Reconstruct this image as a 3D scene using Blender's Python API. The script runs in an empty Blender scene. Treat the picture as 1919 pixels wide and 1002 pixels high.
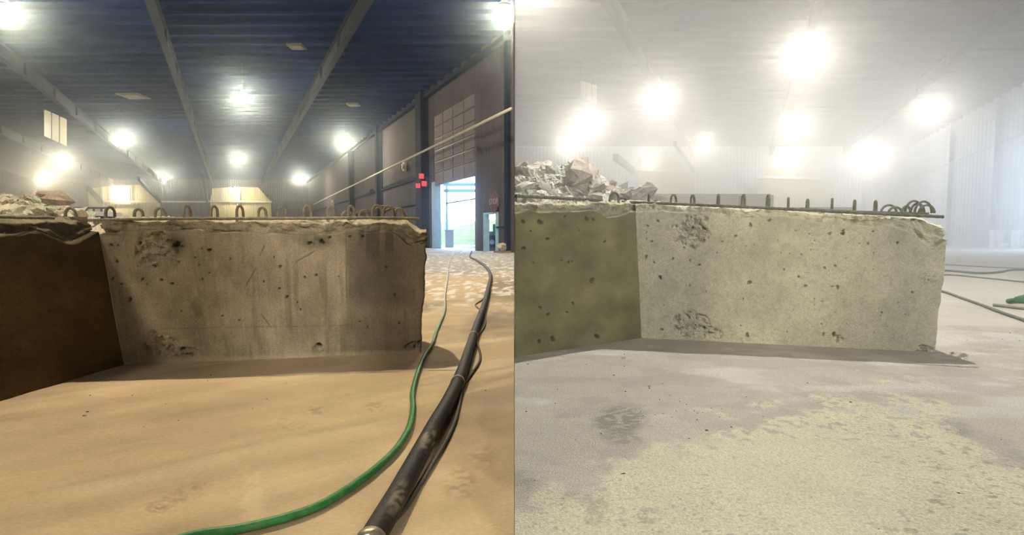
import bpy, math, random
import numpy as np
from mathutils import Vector
C = bpy.context.scene
COL = C.collection
random.seed(7)

# ------------------------------------------------------------------ camera
F = 960.0; PITCH = math.radians(3.34); CAMZ = 0.9
cam_d = bpy.data.cameras.new('camera'); cam = bpy.data.objects.new('camera', cam_d); COL.objects.link(cam)
cam_d.sensor_fit = 'HORIZONTAL'; cam_d.sensor_width = 36.0; cam_d.lens = 36.0 * F / 1919.0
cam_d.clip_start = 0.02; cam_d.clip_end = 400
cam.location = (0, 0, CAMZ); cam.rotation_euler = (math.pi / 2 - PITCH, 0, 0)
C.camera = cam
# ------------------------------------------------------------------ world, colour, light levels
C.view_settings.view_transform = 'Standard'; C.view_settings.look = 'None'
C.view_settings.exposure = 0.0; C.view_settings.gamma = 1.0; C.view_settings.use_curve_mapping = False
SKY = 16.0
w = bpy.data.worlds.new('sky'); C.world = w; w.use_nodes = True
wn = w.node_tree; bg = wn.nodes['Background']
tc = wn.nodes.new('ShaderNodeTexCoord'); sp = wn.nodes.new('ShaderNodeSeparateXYZ'); rp = wn.nodes.new('ShaderNodeValToRGB')
wn.links.new(tc.outputs['Generated'], sp.inputs[0]); wn.links.new(sp.outputs['Z'], rp.inputs[0]); wn.links.new(rp.outputs[0], bg.inputs[0])
rp.color_ramp.elements[0].position = 0.0; rp.color_ramp.elements[0].color = (0.62, 0.80, 1, 1)
rp.color_ramp.elements[1].position = 0.7; rp.color_ramp.elements[1].color = (0.38, 0.62, 1, 1)
bg.inputs['Strength'].default_value = SKY
try:
    C.cycles.use_denoising = True; C.cycles.volume_bounces = 1; C.cycles.max_bounces = 6
    C.cycles.diffuse_bounces = 3; C.cycles.sample_clamp_indirect = 4.0
except Exception: pass
LAMP_L = 3300.0; LAMP_R = 2500.0
COL_L = (1.0, 0.86, 0.60); COL_R = (1.0, 0.95, 0.84)
HAZE_L = 0.0024; HAZE_R = 0.022
KL, KR = -0.547, 0.45            # how far each hall's long axis leans per metre of depth
ROOF = 13.5

# ------------------------------------------------------------------ helpers
def ray(px, py):
    x = (px - 959.5) / F; u = (501 - py) / F
    return np.array([x, math.cos(PITCH) + u * math.sin(PITCH), -math.sin(PITCH) + u * math.cos(PITCH)])
def P(px, py, d):
    r = ray(px, py); r = r * (d / r[1]); return (float(r[0]), float(d), float(r[2] + CAMZ))
def G(px, py, z=0.0):
    r = ray(px, py); t = (z - CAMZ) / r[2]; return (float(r[0] * t), float(r[1] * t), z)
def HL(u, d, z): return (u + KL * d, d, z)
def HR(u, d, z): return (u + KR * d, d, z)
def lin(r, g, b):
    f = lambda c: (c / 255) / 12.92 if c / 255 <= 0.04045 else ((c / 255 + 0.055) / 1.055) ** 2.4
    return (f(r), f(g), f(b))

def vnoise(x, y, seed=0):
    xi = np.floor(x).astype(np.int64); yi = np.floor(y).astype(np.int64); xf = x - xi; yf = y - yi
    def h(a, b):
        n = (a * 374761393 + b * 668265263 + seed * 974634777) & 0x7fffffff
        n = ((n ^ (n >> 13)) * 1274126177) & 0x7fffffff
        return ((n ^ (n >> 16)) & 0xffff) / 65535.0
    u = xf * xf * (3 - 2 * xf); v = yf * yf * (3 - 2 * yf)
    return (h(xi, yi) * (1 - u) + h(xi + 1, yi) * u) * (1 - v) + (h(xi, yi + 1) * (1 - u) + h(xi + 1, yi + 1) * u) * v
def fbm(x, y, o=4, seed=0):
    s = np.zeros_like(x, dtype=float); a = 0.5; t = 0
    for i in range(o): s += a * vnoise(x * 2 ** i, y * 2 ** i, seed + i * 17); t += a; a *= 0.5
    return s / t
def ridge(x, y, o=4, seed=0):
    s = np.zeros_like(x, dtype=float); a = 0.5; t = 0
    for i in range(o): s += a * (1 - abs(2 * vnoise(x * 2 ** i, y * 2 ** i, seed + i * 17) - 1)); t += a; a *= 0.5
    return s / t
def sstep(a, b, x):
    t = np.clip((x - a) / (b - a), 0, 1); return t * t * (3 - 2 * t)

class MB:
    def __init__(s): s.v = []; s.f = []; s.c = []
    def add(s, vs, fs, col=None):
        o = len(s.v); s.v += [tuple(v) for v in vs]; s.f += [tuple(i + o for i in f) for f in fs]
        s.c += [col or (1, 1, 1)] * len(vs); return s
    def box(s, x0, x1, y0, y1, z0, z1, T=None, col=None):
        vs = [(x, y, z) for z in (z0, z1) for y in (y0, y1) for x in (x0, x1)]
        if T: vs = [T(*v) for v in vs]
        return s.add(vs, [(0, 2, 3, 1), (4, 5, 7, 6), (0, 1, 5, 4), (2, 6, 7, 3), (0, 4, 6, 2), (1, 3, 7, 5)], col)
    def prism(s, base, z0, z1, T=None, col=None):       # base: polygon in x,y
        n = len(base); vs = [(x, y, z0) for x, y in base] + [(x, y, z1) for x, y in base]
        if T: vs = [T(*v) for v in vs]
        return s.add(vs, [tuple(range(n))[::-1], tuple(range(n, 2 * n))] + [(i, (i + 1) % n, n + (i + 1) % n, n + i) for i in range(n)], col)
    def bar(s, a, b, w, h=None, up=(0, 0, 1), col=None):
        a = Vector(a); b = Vector(b); h = h or w; t = (b - a).normalized(); u = Vector(up)
        if abs(t.dot(u)) > .98: u = Vector((0, 1, 0))
        r = t.cross(u).normalized(); u = r.cross(t)
        vs = [p + r * sx * w / 2 + u * sz * h / 2 for p in (a, b) for sx, sz in ((-1, -1), (1, -1), (1, 1), (-1, 1))]
        return s.add(vs, [(0, 3, 2, 1), (4, 5, 6, 7)] + [(i, (i + 1) % 4, 4 + (i + 1) % 4, 4 + i) for i in range(4)], col)
    def tube(s, pts, r, seg=10, col=None, caps=True, colf=None):
        pts = [Vector(p) for p in pts]; n = len(pts); u = None; vs = []; cs = []
        for i, p in enumerate(pts):
            t = (pts[min(i + 1, n - 1)] - pts[max(i - 1, 0)]).normalized()
            if u is None: u = Vector((0, 0, 1)) if abs(t.z) < .9 else Vector((1, 0, 0))
            u = (u - t * u.dot(t)).normalized(); b = t.cross(u); rr = r[i] if hasattr(r, '__len__') else r
            for k in range(seg):
                a = 2 * math.pi * k / seg; vs.append(p + (u * math.cos(a) + b * math.sin(a)) * rr)
        fs = [(i * seg + k, i * seg + (k + 1) % seg, (i + 1) * seg + (k + 1) % seg, (i + 1) * seg + k) for i in range(n - 1) for k in range(seg)]
        if caps: fs += [tuple(range(seg))[::-1], tuple((n - 1) * seg + k for k in range(seg))]
        return s.add(vs, fs, col)
    def lathe(s, prof, seg=24, at=(0, 0, 0), axis='z', col=None):   # prof: (radius, height)
        vs = []
        for r, z in prof:
            for k in range(seg):
                a = 2 * math.pi * k / seg; p = (r * math.cos(a), r * math.sin(a), z)
                if axis == 'x': p = (p[2], p[0], p[1])
                if axis == 'y': p = (p[0], p[2], p[1])
                vs.append((p[0] + at[0], p[1] + at[1], p[2] + at[2]))
        m = len(prof)
        fs = [(i * seg + k, i * seg + (k + 1) % seg, (i + 1) * seg + (k + 1) % seg, (i + 1) * seg + k) for i in range(m - 1) for k in range(seg)]
        fs += [tuple(range(seg))[::-1], tuple((m - 1) * seg + k for k in range(seg))]
        return s.add(vs, fs, col)
    def build(s, name, m, parent=None, smooth=False, colors=False):
        me = bpy.data.meshes.new(name); me.from_pydata(s.v, [], s.f); me.materials.append(m)
        if colors: setcol(me, np.array(s.c))
        if smooth: me.polygons.foreach_set('use_smooth', [True] * len(me.polygons))
        me.update(); o = bpy.data.objects.new(name, me); COL.objects.link(o)
        if parent: o.parent = parent
        return o
def setcol(me, c):
    at = me.color_attributes.new('Col', 'FLOAT_COLOR', 'POINT')
    a = np.ones((len(me.vertices), 4)); a[:, :3] = c; at.data.foreach_set('color', a.ravel())
def tag(o, label=None, cat=None, group=None, kind=None):
    if label: o['label'] = label
    if cat: o['category'] = cat
    if group: o['group'] = group
    if kind: o['kind'] = kind
    return o
def empty(name, loc=(0, 0, 0), rz=0):
    o = bpy.data.objects.new(name, None); COL.objects.link(o); o.location = loc; o.rotation_euler = (0, 0, rz); o.empty_display_size = .1; return o
def struct(name, mb, m, smooth=False, colors=False):
    o = mb.build(name, m, None, smooth, colors); o['kind'] = 'structure'; return o
def spline(pts, n=8):
    p = [Vector(pts[0])] + [Vector(q) for q in pts] + [Vector(pts[-1])]; out = []
    for i in range(1, len(p) - 2):
        for k in range(n):
            t = k / n; a, b, c, d = p[i - 1:i + 3]
            out.append(0.5 * ((2 * b) + (c - a) * t + (2 * a - 5 * b + 4 * c - d) * t * t + (3 * b - a - 3 * c + d) * t ** 3))
    out.append(p[-2]); return out

def mat(name, col=(0.5, 0.5, 0.5), rough=0.85, attr=False, var=0.25, scale=3.0, bump=0.0, bscale=60.0, metal=0.0, det=0.15, dscale=90.0, stretch=(1, 1, 1), emit=None, estr=0, spec=.35):
    m = bpy.data.materials.new(name); m.use_nodes = True; n = m.node_tree.nodes; L = m.node_tree.links; b = n['Principled BSDF']
    b.inputs['Roughness'].default_value = rough; b.inputs['Metallic'].default_value = metal; b.inputs['Specular IOR Level'].default_value = spec
    if emit:
        b.inputs['Emission Color'].default_value = (*emit, 1); b.inputs['Emission Strength'].default_value = estr
        b.inputs['Base Color'].default_value = (*col, 1)
        try: m.cycles.emission_sampling = 'NONE'
        except Exception: pass
        return m
    geo = n.new('ShaderNodeNewGeometry'); mp = n.new('ShaderNodeMapping'); L.new(geo.outputs['Position'], mp.inputs[0]); mp.inputs['Scale'].default_value = stretch
    def noise(sc, d=5):
        t = n.new('ShaderNodeTexNoise'); t.inputs['Scale'].default_value = sc; t.inputs['Detail'].default_value = d; L.new(mp.outputs[0], t.inputs['Vector']); return t
    def rng(src, lo, hi, a=.3, z=.7):
        r = n.new('ShaderNodeMapRange'); r.inputs['From Min'].default_value = a; r.inputs['From Max'].default_value = z
        r.inputs['To Min'].default_value = lo; r.inputs['To Max'].default_value = hi; L.new(src, r.inputs[0]); return r
    A = rng(noise(scale).outputs['Fac'], 1 - var, 1 + var); D = rng(noise(dscale, 3).outputs['Fac'], 1 - det, 1 + det)
    mu = n.new('ShaderNodeMath'); mu.operation = 'MULTIPLY'; L.new(A.outputs[0], mu.inputs[0]); L.new(D.outputs[0], mu.inputs[1])
    vm = n.new('ShaderNodeVectorMath'); vm.operation = 'SCALE'; L.new(mu.outputs[0], vm.inputs['Scale'])
    if attr:
        at = n.new('ShaderNodeAttribute'); at.attribute_name = 'Col'; mx = n.new('ShaderNodeVectorMath'); mx.operation = 'MULTIPLY'
        L.new(at.outputs['Color'], mx.inputs[0]); mx.inputs[1].default_value = col; L.new(mx.outputs[0], vm.inputs[0])
    else: vm.inputs[0].default_value = col
    L.new(vm.outputs[0], b.inputs['Base Color'])
    if bump:
        bp = n.new('ShaderNodeBump'); bp.inputs['Strength'].default_value = bump; bp.inputs['Distance'].default_value = 0.01
        L.new(noise(bscale, 6).outputs['Fac'], bp.inputs['Height']); L.new(bp.outputs[0], b.inputs['Normal'])
    return m
def grid_obj(name, V, m, colr=None, parent=None, smooth=True, flip=False):   # V: (n, m, 3)
    a, b = V.shape[:2]; idx = np.arange(a * b).reshape(a, b)
    q = np.stack([idx[:-1, :-1], idx[:-1, 1:], idx[1:, 1:], idx[1:, :-1]], -1).reshape(-1, 4)
    if flip: q = q[:, ::-1]
    me = bpy.data.meshes.new(name); nf = len(q)
    me.vertices.add(a * b); me.vertices.foreach_set('co', V.reshape(-1).astype(np.float32))
    me.loops.add(nf * 4); me.loops.foreach_set('vertex_index', q.reshape(-1).astype(np.int32))
    me.polygons.add(nf); me.polygons.foreach_set('loop_start', np.arange(0, nf * 4, 4, dtype=np.int32)); me.polygons.foreach_set('loop_total', np.full(nf, 4, dtype=np.int32))
    me.update(calc_edges=True); me.validate(); me.materials.append(m)
    me.polygons.foreach_set('use_smooth', [smooth] * nf)
    if colr is not None: setcol(me, colr.reshape(-1, 3))
    o = bpy.data.objects.new(name, me); COL.objects.link(o)
    if parent: o.parent = parent
    return o

# ------------------------------------------------------------------ materials
M = {}
M['face_l'] = mat('weathered_concrete', (1, 1, 1), .92, True, .16, 6, .45, 220, det=.22, dscale=120)
M['face_r'] = mat('cleaned_concrete', (1, 1, 1), .92, True, .09, 5, .45, 260, det=.16, dscale=160)
M['floor_l'] = mat('dusty_tan_floor', (1, 1, 1), .8, True, .10, 2.2, .25, 60, det=.07, dscale=50, stretch=(1, 1.6, 1))
M['floor_r'] = mat('gritty_cream_floor', (1, 1, 1), .9, True, .06, 3, .9, 150, det=.20, dscale=130)
M['deck'] = mat('dark_roof_deck', (.013, .030, .105), .9, var=.2, scale=.5, det=.1, dscale=4, spec=.02)  # blue stands in for daylight glow under the roof
M['deck_r'] = mat('grey_roof_deck', (.010, .011, .016), .9, var=.2, scale=.5, det=.1, dscale=4, spec=.02)
M['beam'] = mat('grey_painted_beam', (.038, .046, .064), .8, spec=.05, var=.15, scale=.6)
M['clad'] = mat('brown_grey_cladding', (.085, .080, .095), .8, spec=.08, var=.12, scale=.4)
M['clad_dark'] = mat('dark_column_steel', (.015, .022, .045), .8, spec=.05, var=.2, scale=.5)
M['clad_lit'] = mat('lit_cream_cladding', (.40, .36, .21), .6, var=.1, scale=.4)  # cream carries lamplight on the end walls, painted as colour
M['clad_pale'] = mat('pale_cladding', (.42, .42, .44), .6, var=.1, scale=.4)
M['pipe'] = mat('pale_conduit_paint', (.38, .36, .31), .5, var=.1, scale=2)
M['divider_l'] = mat('divider_sheet', (.06, .055, .05), 1, spec=0, var=.1, scale=1)
M['divider_r'] = mat('divider_sheet_pale', (.12, .115, .11), 1, spec=0, var=.1, scale=1)
M['door'] = mat('grey_door_panel', (.165, .15, .17), .8, spec=.1, var=.12, scale=.8)
M['door_dark'] = mat('dark_door_frame', (.03, .03, .045), .5)
M['blue_frame'] = mat('pale_blue_steel', (.28, .45, .62), .5, var=.1)
M['green_hose'] = mat('green_rubber', (.035, .21, .055), .42, var=.18, scale=25, bump=.2, bscale=150)
M['black_hose'] = mat('black_rubber', (1, 1, 1), .62, True, .25, 14, .3, 90, det=.2)
M['cable'] = mat('dusty_dark_cable', (.085, .075, .06), .6, var=.2, scale=20)
M['tie'] = mat('pale_strap', (.30, .28, .24), .5)
M['steel'] = mat('worn_steel', (.42, .37, .28), .38, metal=.7, var=.3, scale=30, bump=.3)
M['rebar_l'] = mat('dusty_rebar', (.36, .32, .25), .85, var=.3, scale=25, bump=.6, bscale=120)
M['rebar_r'] = mat('pale_green_rebar', (.19, .19, .15), .85, var=.35, scale=25, bump=.6, bscale=120)
M['housing'] = mat('lamp_housing', (.06, .06, .06), .6, spec=.1)
M['lens_l'] = mat('warm_lamp_lens', emit=(1, .90, .62), estr=60)
M['lens_r'] = mat('white_lamp_lens', emit=(1, .97, .90), estr=70)
M['vent'] = mat('vent_paint', (.16, .16, .15), .8, spec=.05)
M['sheet'] = mat('translucent_panel', (.20, .20, .17), .5, var=.1, scale=1)
M['red'] = mat('red_sign_paint', emit=(.9, .07, .10), col=(.5, .02, .03), estr=.9)
M['sign_back'] = mat('dull_red_sign', (.14, .075, .09), .8, spec=.1)
M['sign_letter'] = mat('faded_letter', (.33, .27, .30), .6)
M['debris'] = mat('debris_bits', (1, 1, 1), .8, True, .25, 5, .6, 30, det=.2, dscale=30)
M['chip'] = mat('dark_chip', (.09, .085, .06), .9, var=.3, scale=40)
M['chip_pale'] = mat('pale_chip', (.52, .46, .36), .9, var=.2, scale=40)
M['low_wall'] = mat('grey_low_wall', (.33, .32, .30), .9, var=.12, scale=1)
M['roll'] = mat('white_wrap', (.75, .76, .80), .5, var=.05)
M['yard'] = mat('pale_yard_gravel', (.16, .15, .12), .9, var=.15, scale=1)
M['grass'] = mat('hill_grass', (.11, .12, .015), .9, var=.5, scale=.5, det=.4, dscale=3)
M['green_truck'] = mat('green_truck_paint', (.02, .30, .22), .4)
M['tyre'] = mat('blue_black_tyre', (.02, .03, .06), .7)
M['hub'] = mat('grey_hub', (.35, .38, .45), .4)
M['timber'] = mat('old_timber', (.22, .17, .12), .9, var=.3, scale=3)
M['wood_dark'] = mat('dark_beam_wood', (.08, .06, .05), .9, var=.3, scale=3)

# ------------------------------------------------------------------ the halls: roof, walls, floor
def corr(mb, a, b, z0, z1, T, per=0.33, dep=0.05, axis='d', c=0, col=None):
    """corrugated sheet: along d at u=c (axis 'd') or along u at d=c (axis 'u')"""
    n = max(1, int(round((b - a) / per))); per = (b - a) / n; pts = []
    for i in range(n):
        s = a + i * per; pts += [(s, 0), (s + per * .55, 0), (s + per * .65, dep), (s + per * .9, dep)]
    pts.append((b, 0)); vs = []; k = len(pts)
    for z in (z0, z1):
        for s, o in pts: vs.append(T(c + o, s, z) if axis == 'd' else T(s, c + o, z))
    mb.add(vs, [(i, i + 1, k + i + 1, k + i) for i in range(k - 1)], col)

U0L, U1L, DL = -42.0, 17.0, 112.0
U1R, DR = 22.5, 72.0
BACK = -26.0
SPLIT = 4.5 / F                                # the added dividing wall stands on this line
def roof_purlins(mb, T, u0, u1, d0, d1, step, z, clip=None):
    d = d0
    while d < d1:
        a, b = (u0, u1) if clip is None else clip(d)
        if b > a: mb.box(a, b, d - .09, d + .09, z - .26, z, T)
        d += step
# left roof: polygon x<=0 side
def left_roof_poly():
    return [(-95, BACK), (SPLIT * BACK, BACK), (SPLIT * 31.1, 31.1), (U1L + KL * DL, DL), (U0L + KL * DL - 1, DL)]
struct('ceiling', MB().prism(left_roof_poly(), ROOF, ROOF + .25), M['deck'])
struct('ceiling', MB().prism([(SPLIT * BACK, BACK), (70, BACK), (U1R + KR * DR + 1, DR), (SPLIT * DR, DR), (SPLIT * 31.1, 31.1)], ROOF, ROOF + .25), M['deck_r'])
pl = MB()
roof_purlins(pl, HL, 0, 0, 6, 111, 1.45, ROOF, lambda d: (max(U0L, -42), min(U1L, -KL * d - .05)))
struct('trim_1', pl, M['deck'])
pr = MB()
roof_purlins(pr, HR, 0, 0, 6, 71, 1.6, ROOF, lambda d: (-KR * d + SPLIT * d + .05, U1R))
struct('trim_2', pr, M['deck_r'])
# long tapered roof beams, one object each
def roof_beam(T, u, d0, d1, mt, label, cat='beam', w=.42, h=.95, grp=None):
    mb = MB(); z1 = ROOF - .26
    mb.box(u - .02, u + .02, d0, d1, z1 - h, z1, T); mb.box(u - w / 2, u + w / 2, d0, d1, z1 - h - .04, z1 - h, T); mb.box(u - w / 2, u + w / 2, d0, d1, z1 - .03, z1, T)
    d = d0 + 1
    while d < d1: mb.box(u - w / 2 + .02, u + w / 2 - .02, d - .015, d + .015, z1 - h, z1 - .03, T); d += 6
    o = mb.build('roof_beam', mt); tag(o, label, cat, grp); return o
for u, d0, lb in ((7.0, 12.9, 'long grey steel roof beam over the dark bay, nearer the big door'), (-3.6, 6, 'long grey steel roof beam over the middle of the dark bay'),
                  (-14.3, 6, 'long grey steel roof beam over the left side of the dark bay'), (-25, 8, 'long grey steel roof beam above the rubble heap in the dark bay')):
    roof_beam(HL, u, d0, DL - .3, M['beam'], lb)
for u, d0, lb in ((-7.0, 17, 'steel roof beam fading into haze at the left of the pale bay'), (3.5, 4, 'steel roof beam in haze over the middle of the pale bay'),
                  (13.5, 4, 'steel roof beam in haze toward the right wall of the pale bay')):
    roof_beam(HR, u, d0, DR - .3, M['deck_r'], lb)
# walls
DOOR0, DOOR1, DOORZ = 35.2, 42.3, 5.15
PD0, PD1, PDZ = 32.8, 34.2, 2.42
wr = MB()
for a, b, z0, z1 in ((30.75, PD0, 0, ROOF), (PD0, PD1, PDZ, ROOF), (PD1, DOOR0, 0, ROOF), (DOOR0, DOOR1, 10.7, ROOF), (DOOR1, DL, 0, ROOF)):
    corr(wr, a, b, z0, z1, HL, c=U1L)
struct('wall_right', wr, M['clad'])
wl = MB(); corr(wl, BACK, DL, 0, ROOF, HL, per=1.2, dep=.06, c=U0L); struct('wall_left', wl, M['clad'])
wf = MB()
corr(wf, U0L, U1L, 0, ROOF, HL, per=.5, axis='u', c=DL); struct('wall_far', wf, M['clad'])
struct('wall_back', MB().box(-95, 70, BACK - .2, BACK, 0, ROOF), M['clad'])
# right hall: wall on the right has a tall daylight opening nearer the camera than the frame shows
wr = MB()
OP0, OP1, OPZ = 28.0, 40.0, 8.0
for a, b, z0, z1 in ((BACK, OP0, 0, ROOF), (OP0, OP1, OPZ, ROOF), (OP1, DR, 0, ROOF)):
    corr(wr, a, b, z0, z1, HR, per=.8, dep=-.05, c=U1R)
struct('wall_right_pale_bay', wr, M['clad_pale'])
wf = MB(); corr(wf, SPLIT * DR - KR * DR, U1R, 0, ROOF, HR, per=.5, axis='u', c=DR); struct('wall_far_pale_bay', wf, M['clad_pale'])
# thin dividing sheet added between the bays; unseen rear stretch blocks lamp spill
T_ = .0007
dv = MB(); dv.box(-T_, 0, 1.4, 31.05, 0, ROOF, lambda x, y, z: (x + SPLIT * y, y, z)); dv.box(-T_, 0, BACK, -.15, 0, ROOF)
struct('added_divider', dv, M['divider_l'])
dv = MB(); dv.box(0, T_, 1.4, DR, 0, ROOF, lambda x, y, z: (x + SPLIT * y, y, z)); dv.box(0, T_, BACK, -.15, 0, ROOF)
struct('added_divider_pale_side', dv, M['divider_r'])

# ------------------------------------------------------------------ floor
def floor_mesh(name, m, x0, x1, near_col, bump_f, side):
    ys = [1.25]
    while ys[-1] < 5.2: ys.append(ys[-1] * 1.0032)
    ys = np.array(ys); xs = np.linspace(x0, x1, int((x1 - x0) / 0.008) + 1)
    X, Y = np.meshgrid(xs, ys)
    X = X + SPLIT * Y if side < 0 else X + SPLIT * Y
    Z, Cc = bump_f(X, Y), near_col(X, Y)
    fade = sstep(0, .06, X - X.min(axis=1, keepdims=True)) * sstep(0, .06, X.max(axis=1, keepdims=True) - X) * sstep(1.25, 1.3, Y) * (1 - sstep(5.1, 5.18, Y))
    V = np.stack([X, Y, Z * fade], -1)
    return grid_obj(name, V, m, Cc, flip=False), ys[-1]
def proj(X, Y, Z=0):      # where a point of the place appears, used once to lay dirt marks and painted hole shade out on the floor and walls
    zz = Z - CAMZ; f = Y * math.cos(PITCH) - zz * math.sin(PITCH); u = Y * math.sin(PITCH) + zz * math.cos(PITCH)
    return 959.5 + F * X / f, 501 - F * u / f
def blob(px, py, cx, cy, rx, ry, soft=.3, ang=0):
    a = math.radians(ang); dx = px - cx; dy = py - cy; x = dx * math.cos(a) + dy * math.sin(a); y = -dx * math.sin(a) + dy * math.cos(a)
    r = np.sqrt((x / rx) ** 2 + (y / ry) ** 2); return 1 - sstep(1 - soft, 1 + soft, r)
def mixc(A, B, k): return A * (1 - k[..., None]) + np.array(B) * k[..., None]

FL_BASE = np.array((.56, .43, .265)); FL_BROWN = np.array((.30, .235, .165))
def left_far_col(X, Y):
    n = fbm(X * 1.3, Y * .6, 5, 3)
    c = np.ones(X.shape + (3,)) * FL_BASE
    c = mixc(c, FL_BROWN, sstep(.34, .58, n) * sstep(3.4, 5.5, Y) * .95)
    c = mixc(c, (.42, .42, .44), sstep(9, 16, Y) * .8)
    c = mixc(c, (.80, .82, .85), sstep(.55, .62, fbm(X * 10, Y * 3.5, 4, 9)) * sstep(5, 9, Y) * .75)  # pale blotches painted as the far floor's sheen
    return c
def left_near_col(X, Y):
    px, py = proj(X, Y); c = left_far_col(X, Y)
    d = X * .80 + Y * .6; e = -X * .6 + Y * .8          # sweep strokes run diagonally
    st = fbm(d * .7, e * 6, 4, 21); c = c * (1 + (st[..., None] - .5) * .55)
    c = mixc(c, (.33, .265, .20), sstep(800, 880, px + 60 * (fbm(X * 3, Y * 2, 4, 23) - .5)) * sstep(.35, .6, fbm(X * 2.5, Y * 1.5, 5, 24)) * (1 - sstep(700, 960, py)) * .8)
    c = mixc(c, (.66, .54, .36), sstep(.62, .75, fbm(d * .5 + 3, e * 3, 4, 33)) * .7)
    c = mixc(c, (.44, .32, .21), sstep(.55, .75, fbm(X * 2.2, Y * 2.2, 4, 35)) * .45)
    edge = sstep(.5, .56, fbm(X * 9, Y * 9, 4, 41) * .5 + .5 * blob(px, py, 475, 915, 26, 66, .6))
    c = mixc(c, (.68, .55, .365), blob(px, py, 470, 925, 26, 46, .6) * sstep(.44, .54, fbm(X * 22, Y * 22, 5, 41)) * .7)
    for cx, cy, rx, ry in ((865, 905, 30, 30), (905, 860, 26, 20), (548, 792, 24, 14), (700, 760, 20, 12), (590, 770, 22, 10)):
        c = mixc(c, (.34, .25, .16), blob(px, py, cx, cy, rx, ry, .5) * sstep(.45, .6, fbm(X * 40, Y * 40, 2, 5)) * .6)
    c = mixc(c, (.36, .28, .18), sstep(.57, .66, fbm(X * 3.5, Y * 2, 5, 71)) * sstep(820, 900, px) * .5)
    return c
def boot(X, Y):
    """tread print in the dust near the hose"""
    o = G(285, 962); t = G(382, 905); ax = np.array([t[0] - o[0], t[1] - o[1]]); L = np.linalg.norm(ax); ax /= L; nx = np.array([-ax[1], ax[0]])
    u = (X - o[0]) * ax[0] + (Y - o[1]) * ax[1]; v = (X - o[0]) * nx[0] + (Y - o[1]) * nx[1]
    wdt = .050 + .012 * np.sin(np.clip(u / L, 0, 1) * math.pi)
    ins = sstep(0, .01, u) * (1 - sstep(L - .01, L, u)) * (1 - sstep(wdt - .006, wdt + .006, abs(v)))
    pat = np.where(abs(v) < .018, np.sin(u * 2 * math.pi / .045), np.sin((u + abs(v) * .9) * 2 * math.pi / .020))
    return ins, np.sign(pat) * (fbm(X * 60, Y * 60, 3, 77) > .4)
def left_bump(X, Y):
    d = X * .80 + Y * .6; e = -X * .6 + Y * .8
    z = (fbm(d * 1.2, e * 9, 5, 51) - .5) * .008 + (fbm(X * 16, Y * 16, 4, 52) - .5) * .004
    ins, pat = boot(X, Y); z = z * (1 - ins * .5) + ins * pat * .006 - ins * .003
    px, py = proj(X, Y)
    z += blob(px, py, 865, 905, 34, 34, .4) * (vnoise(X * 90, Y * 90, 3) - .5) * .006
    z += blob(px, py, 420, 808, 70, 14, .5) * (vnoise(X * 70, Y * 70, 8) - .5) * .006
    z += .012 * np.exp(-((py - 668 + (px - 500) * .02) / 6.0) ** 2) * (px > 235) * (px < 790) * fbm(X * 6, Y * 6, 3, 2)
    return z
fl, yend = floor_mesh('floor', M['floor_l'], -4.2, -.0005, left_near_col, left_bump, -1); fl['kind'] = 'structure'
def coarse_floor(name, m, quads, colf):
    for i, (x0, x1, y0, y1, nx, ny) in enumerate(quads):
        X, Y = np.meshgrid(np.linspace(x0, x1, nx), np.linspace(y0, y1, ny)); X = X + SPLIT * Y
        o = grid_obj(name, np.stack([X, Y, X * 0], -1), m, colf(X, Y), flip=False); o['kind'] = 'structure'
coarse_floor('floor', M['floor_l'], [(-4.2, 0, yend, 36, 120, 400), (-110, -4.2, BACK, 113, 120, 160), (-4.2, 0, BACK, 1.25, 20, 60), (-4.2, 0, 36, 44, 4, 4)], left_far_col)
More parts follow.
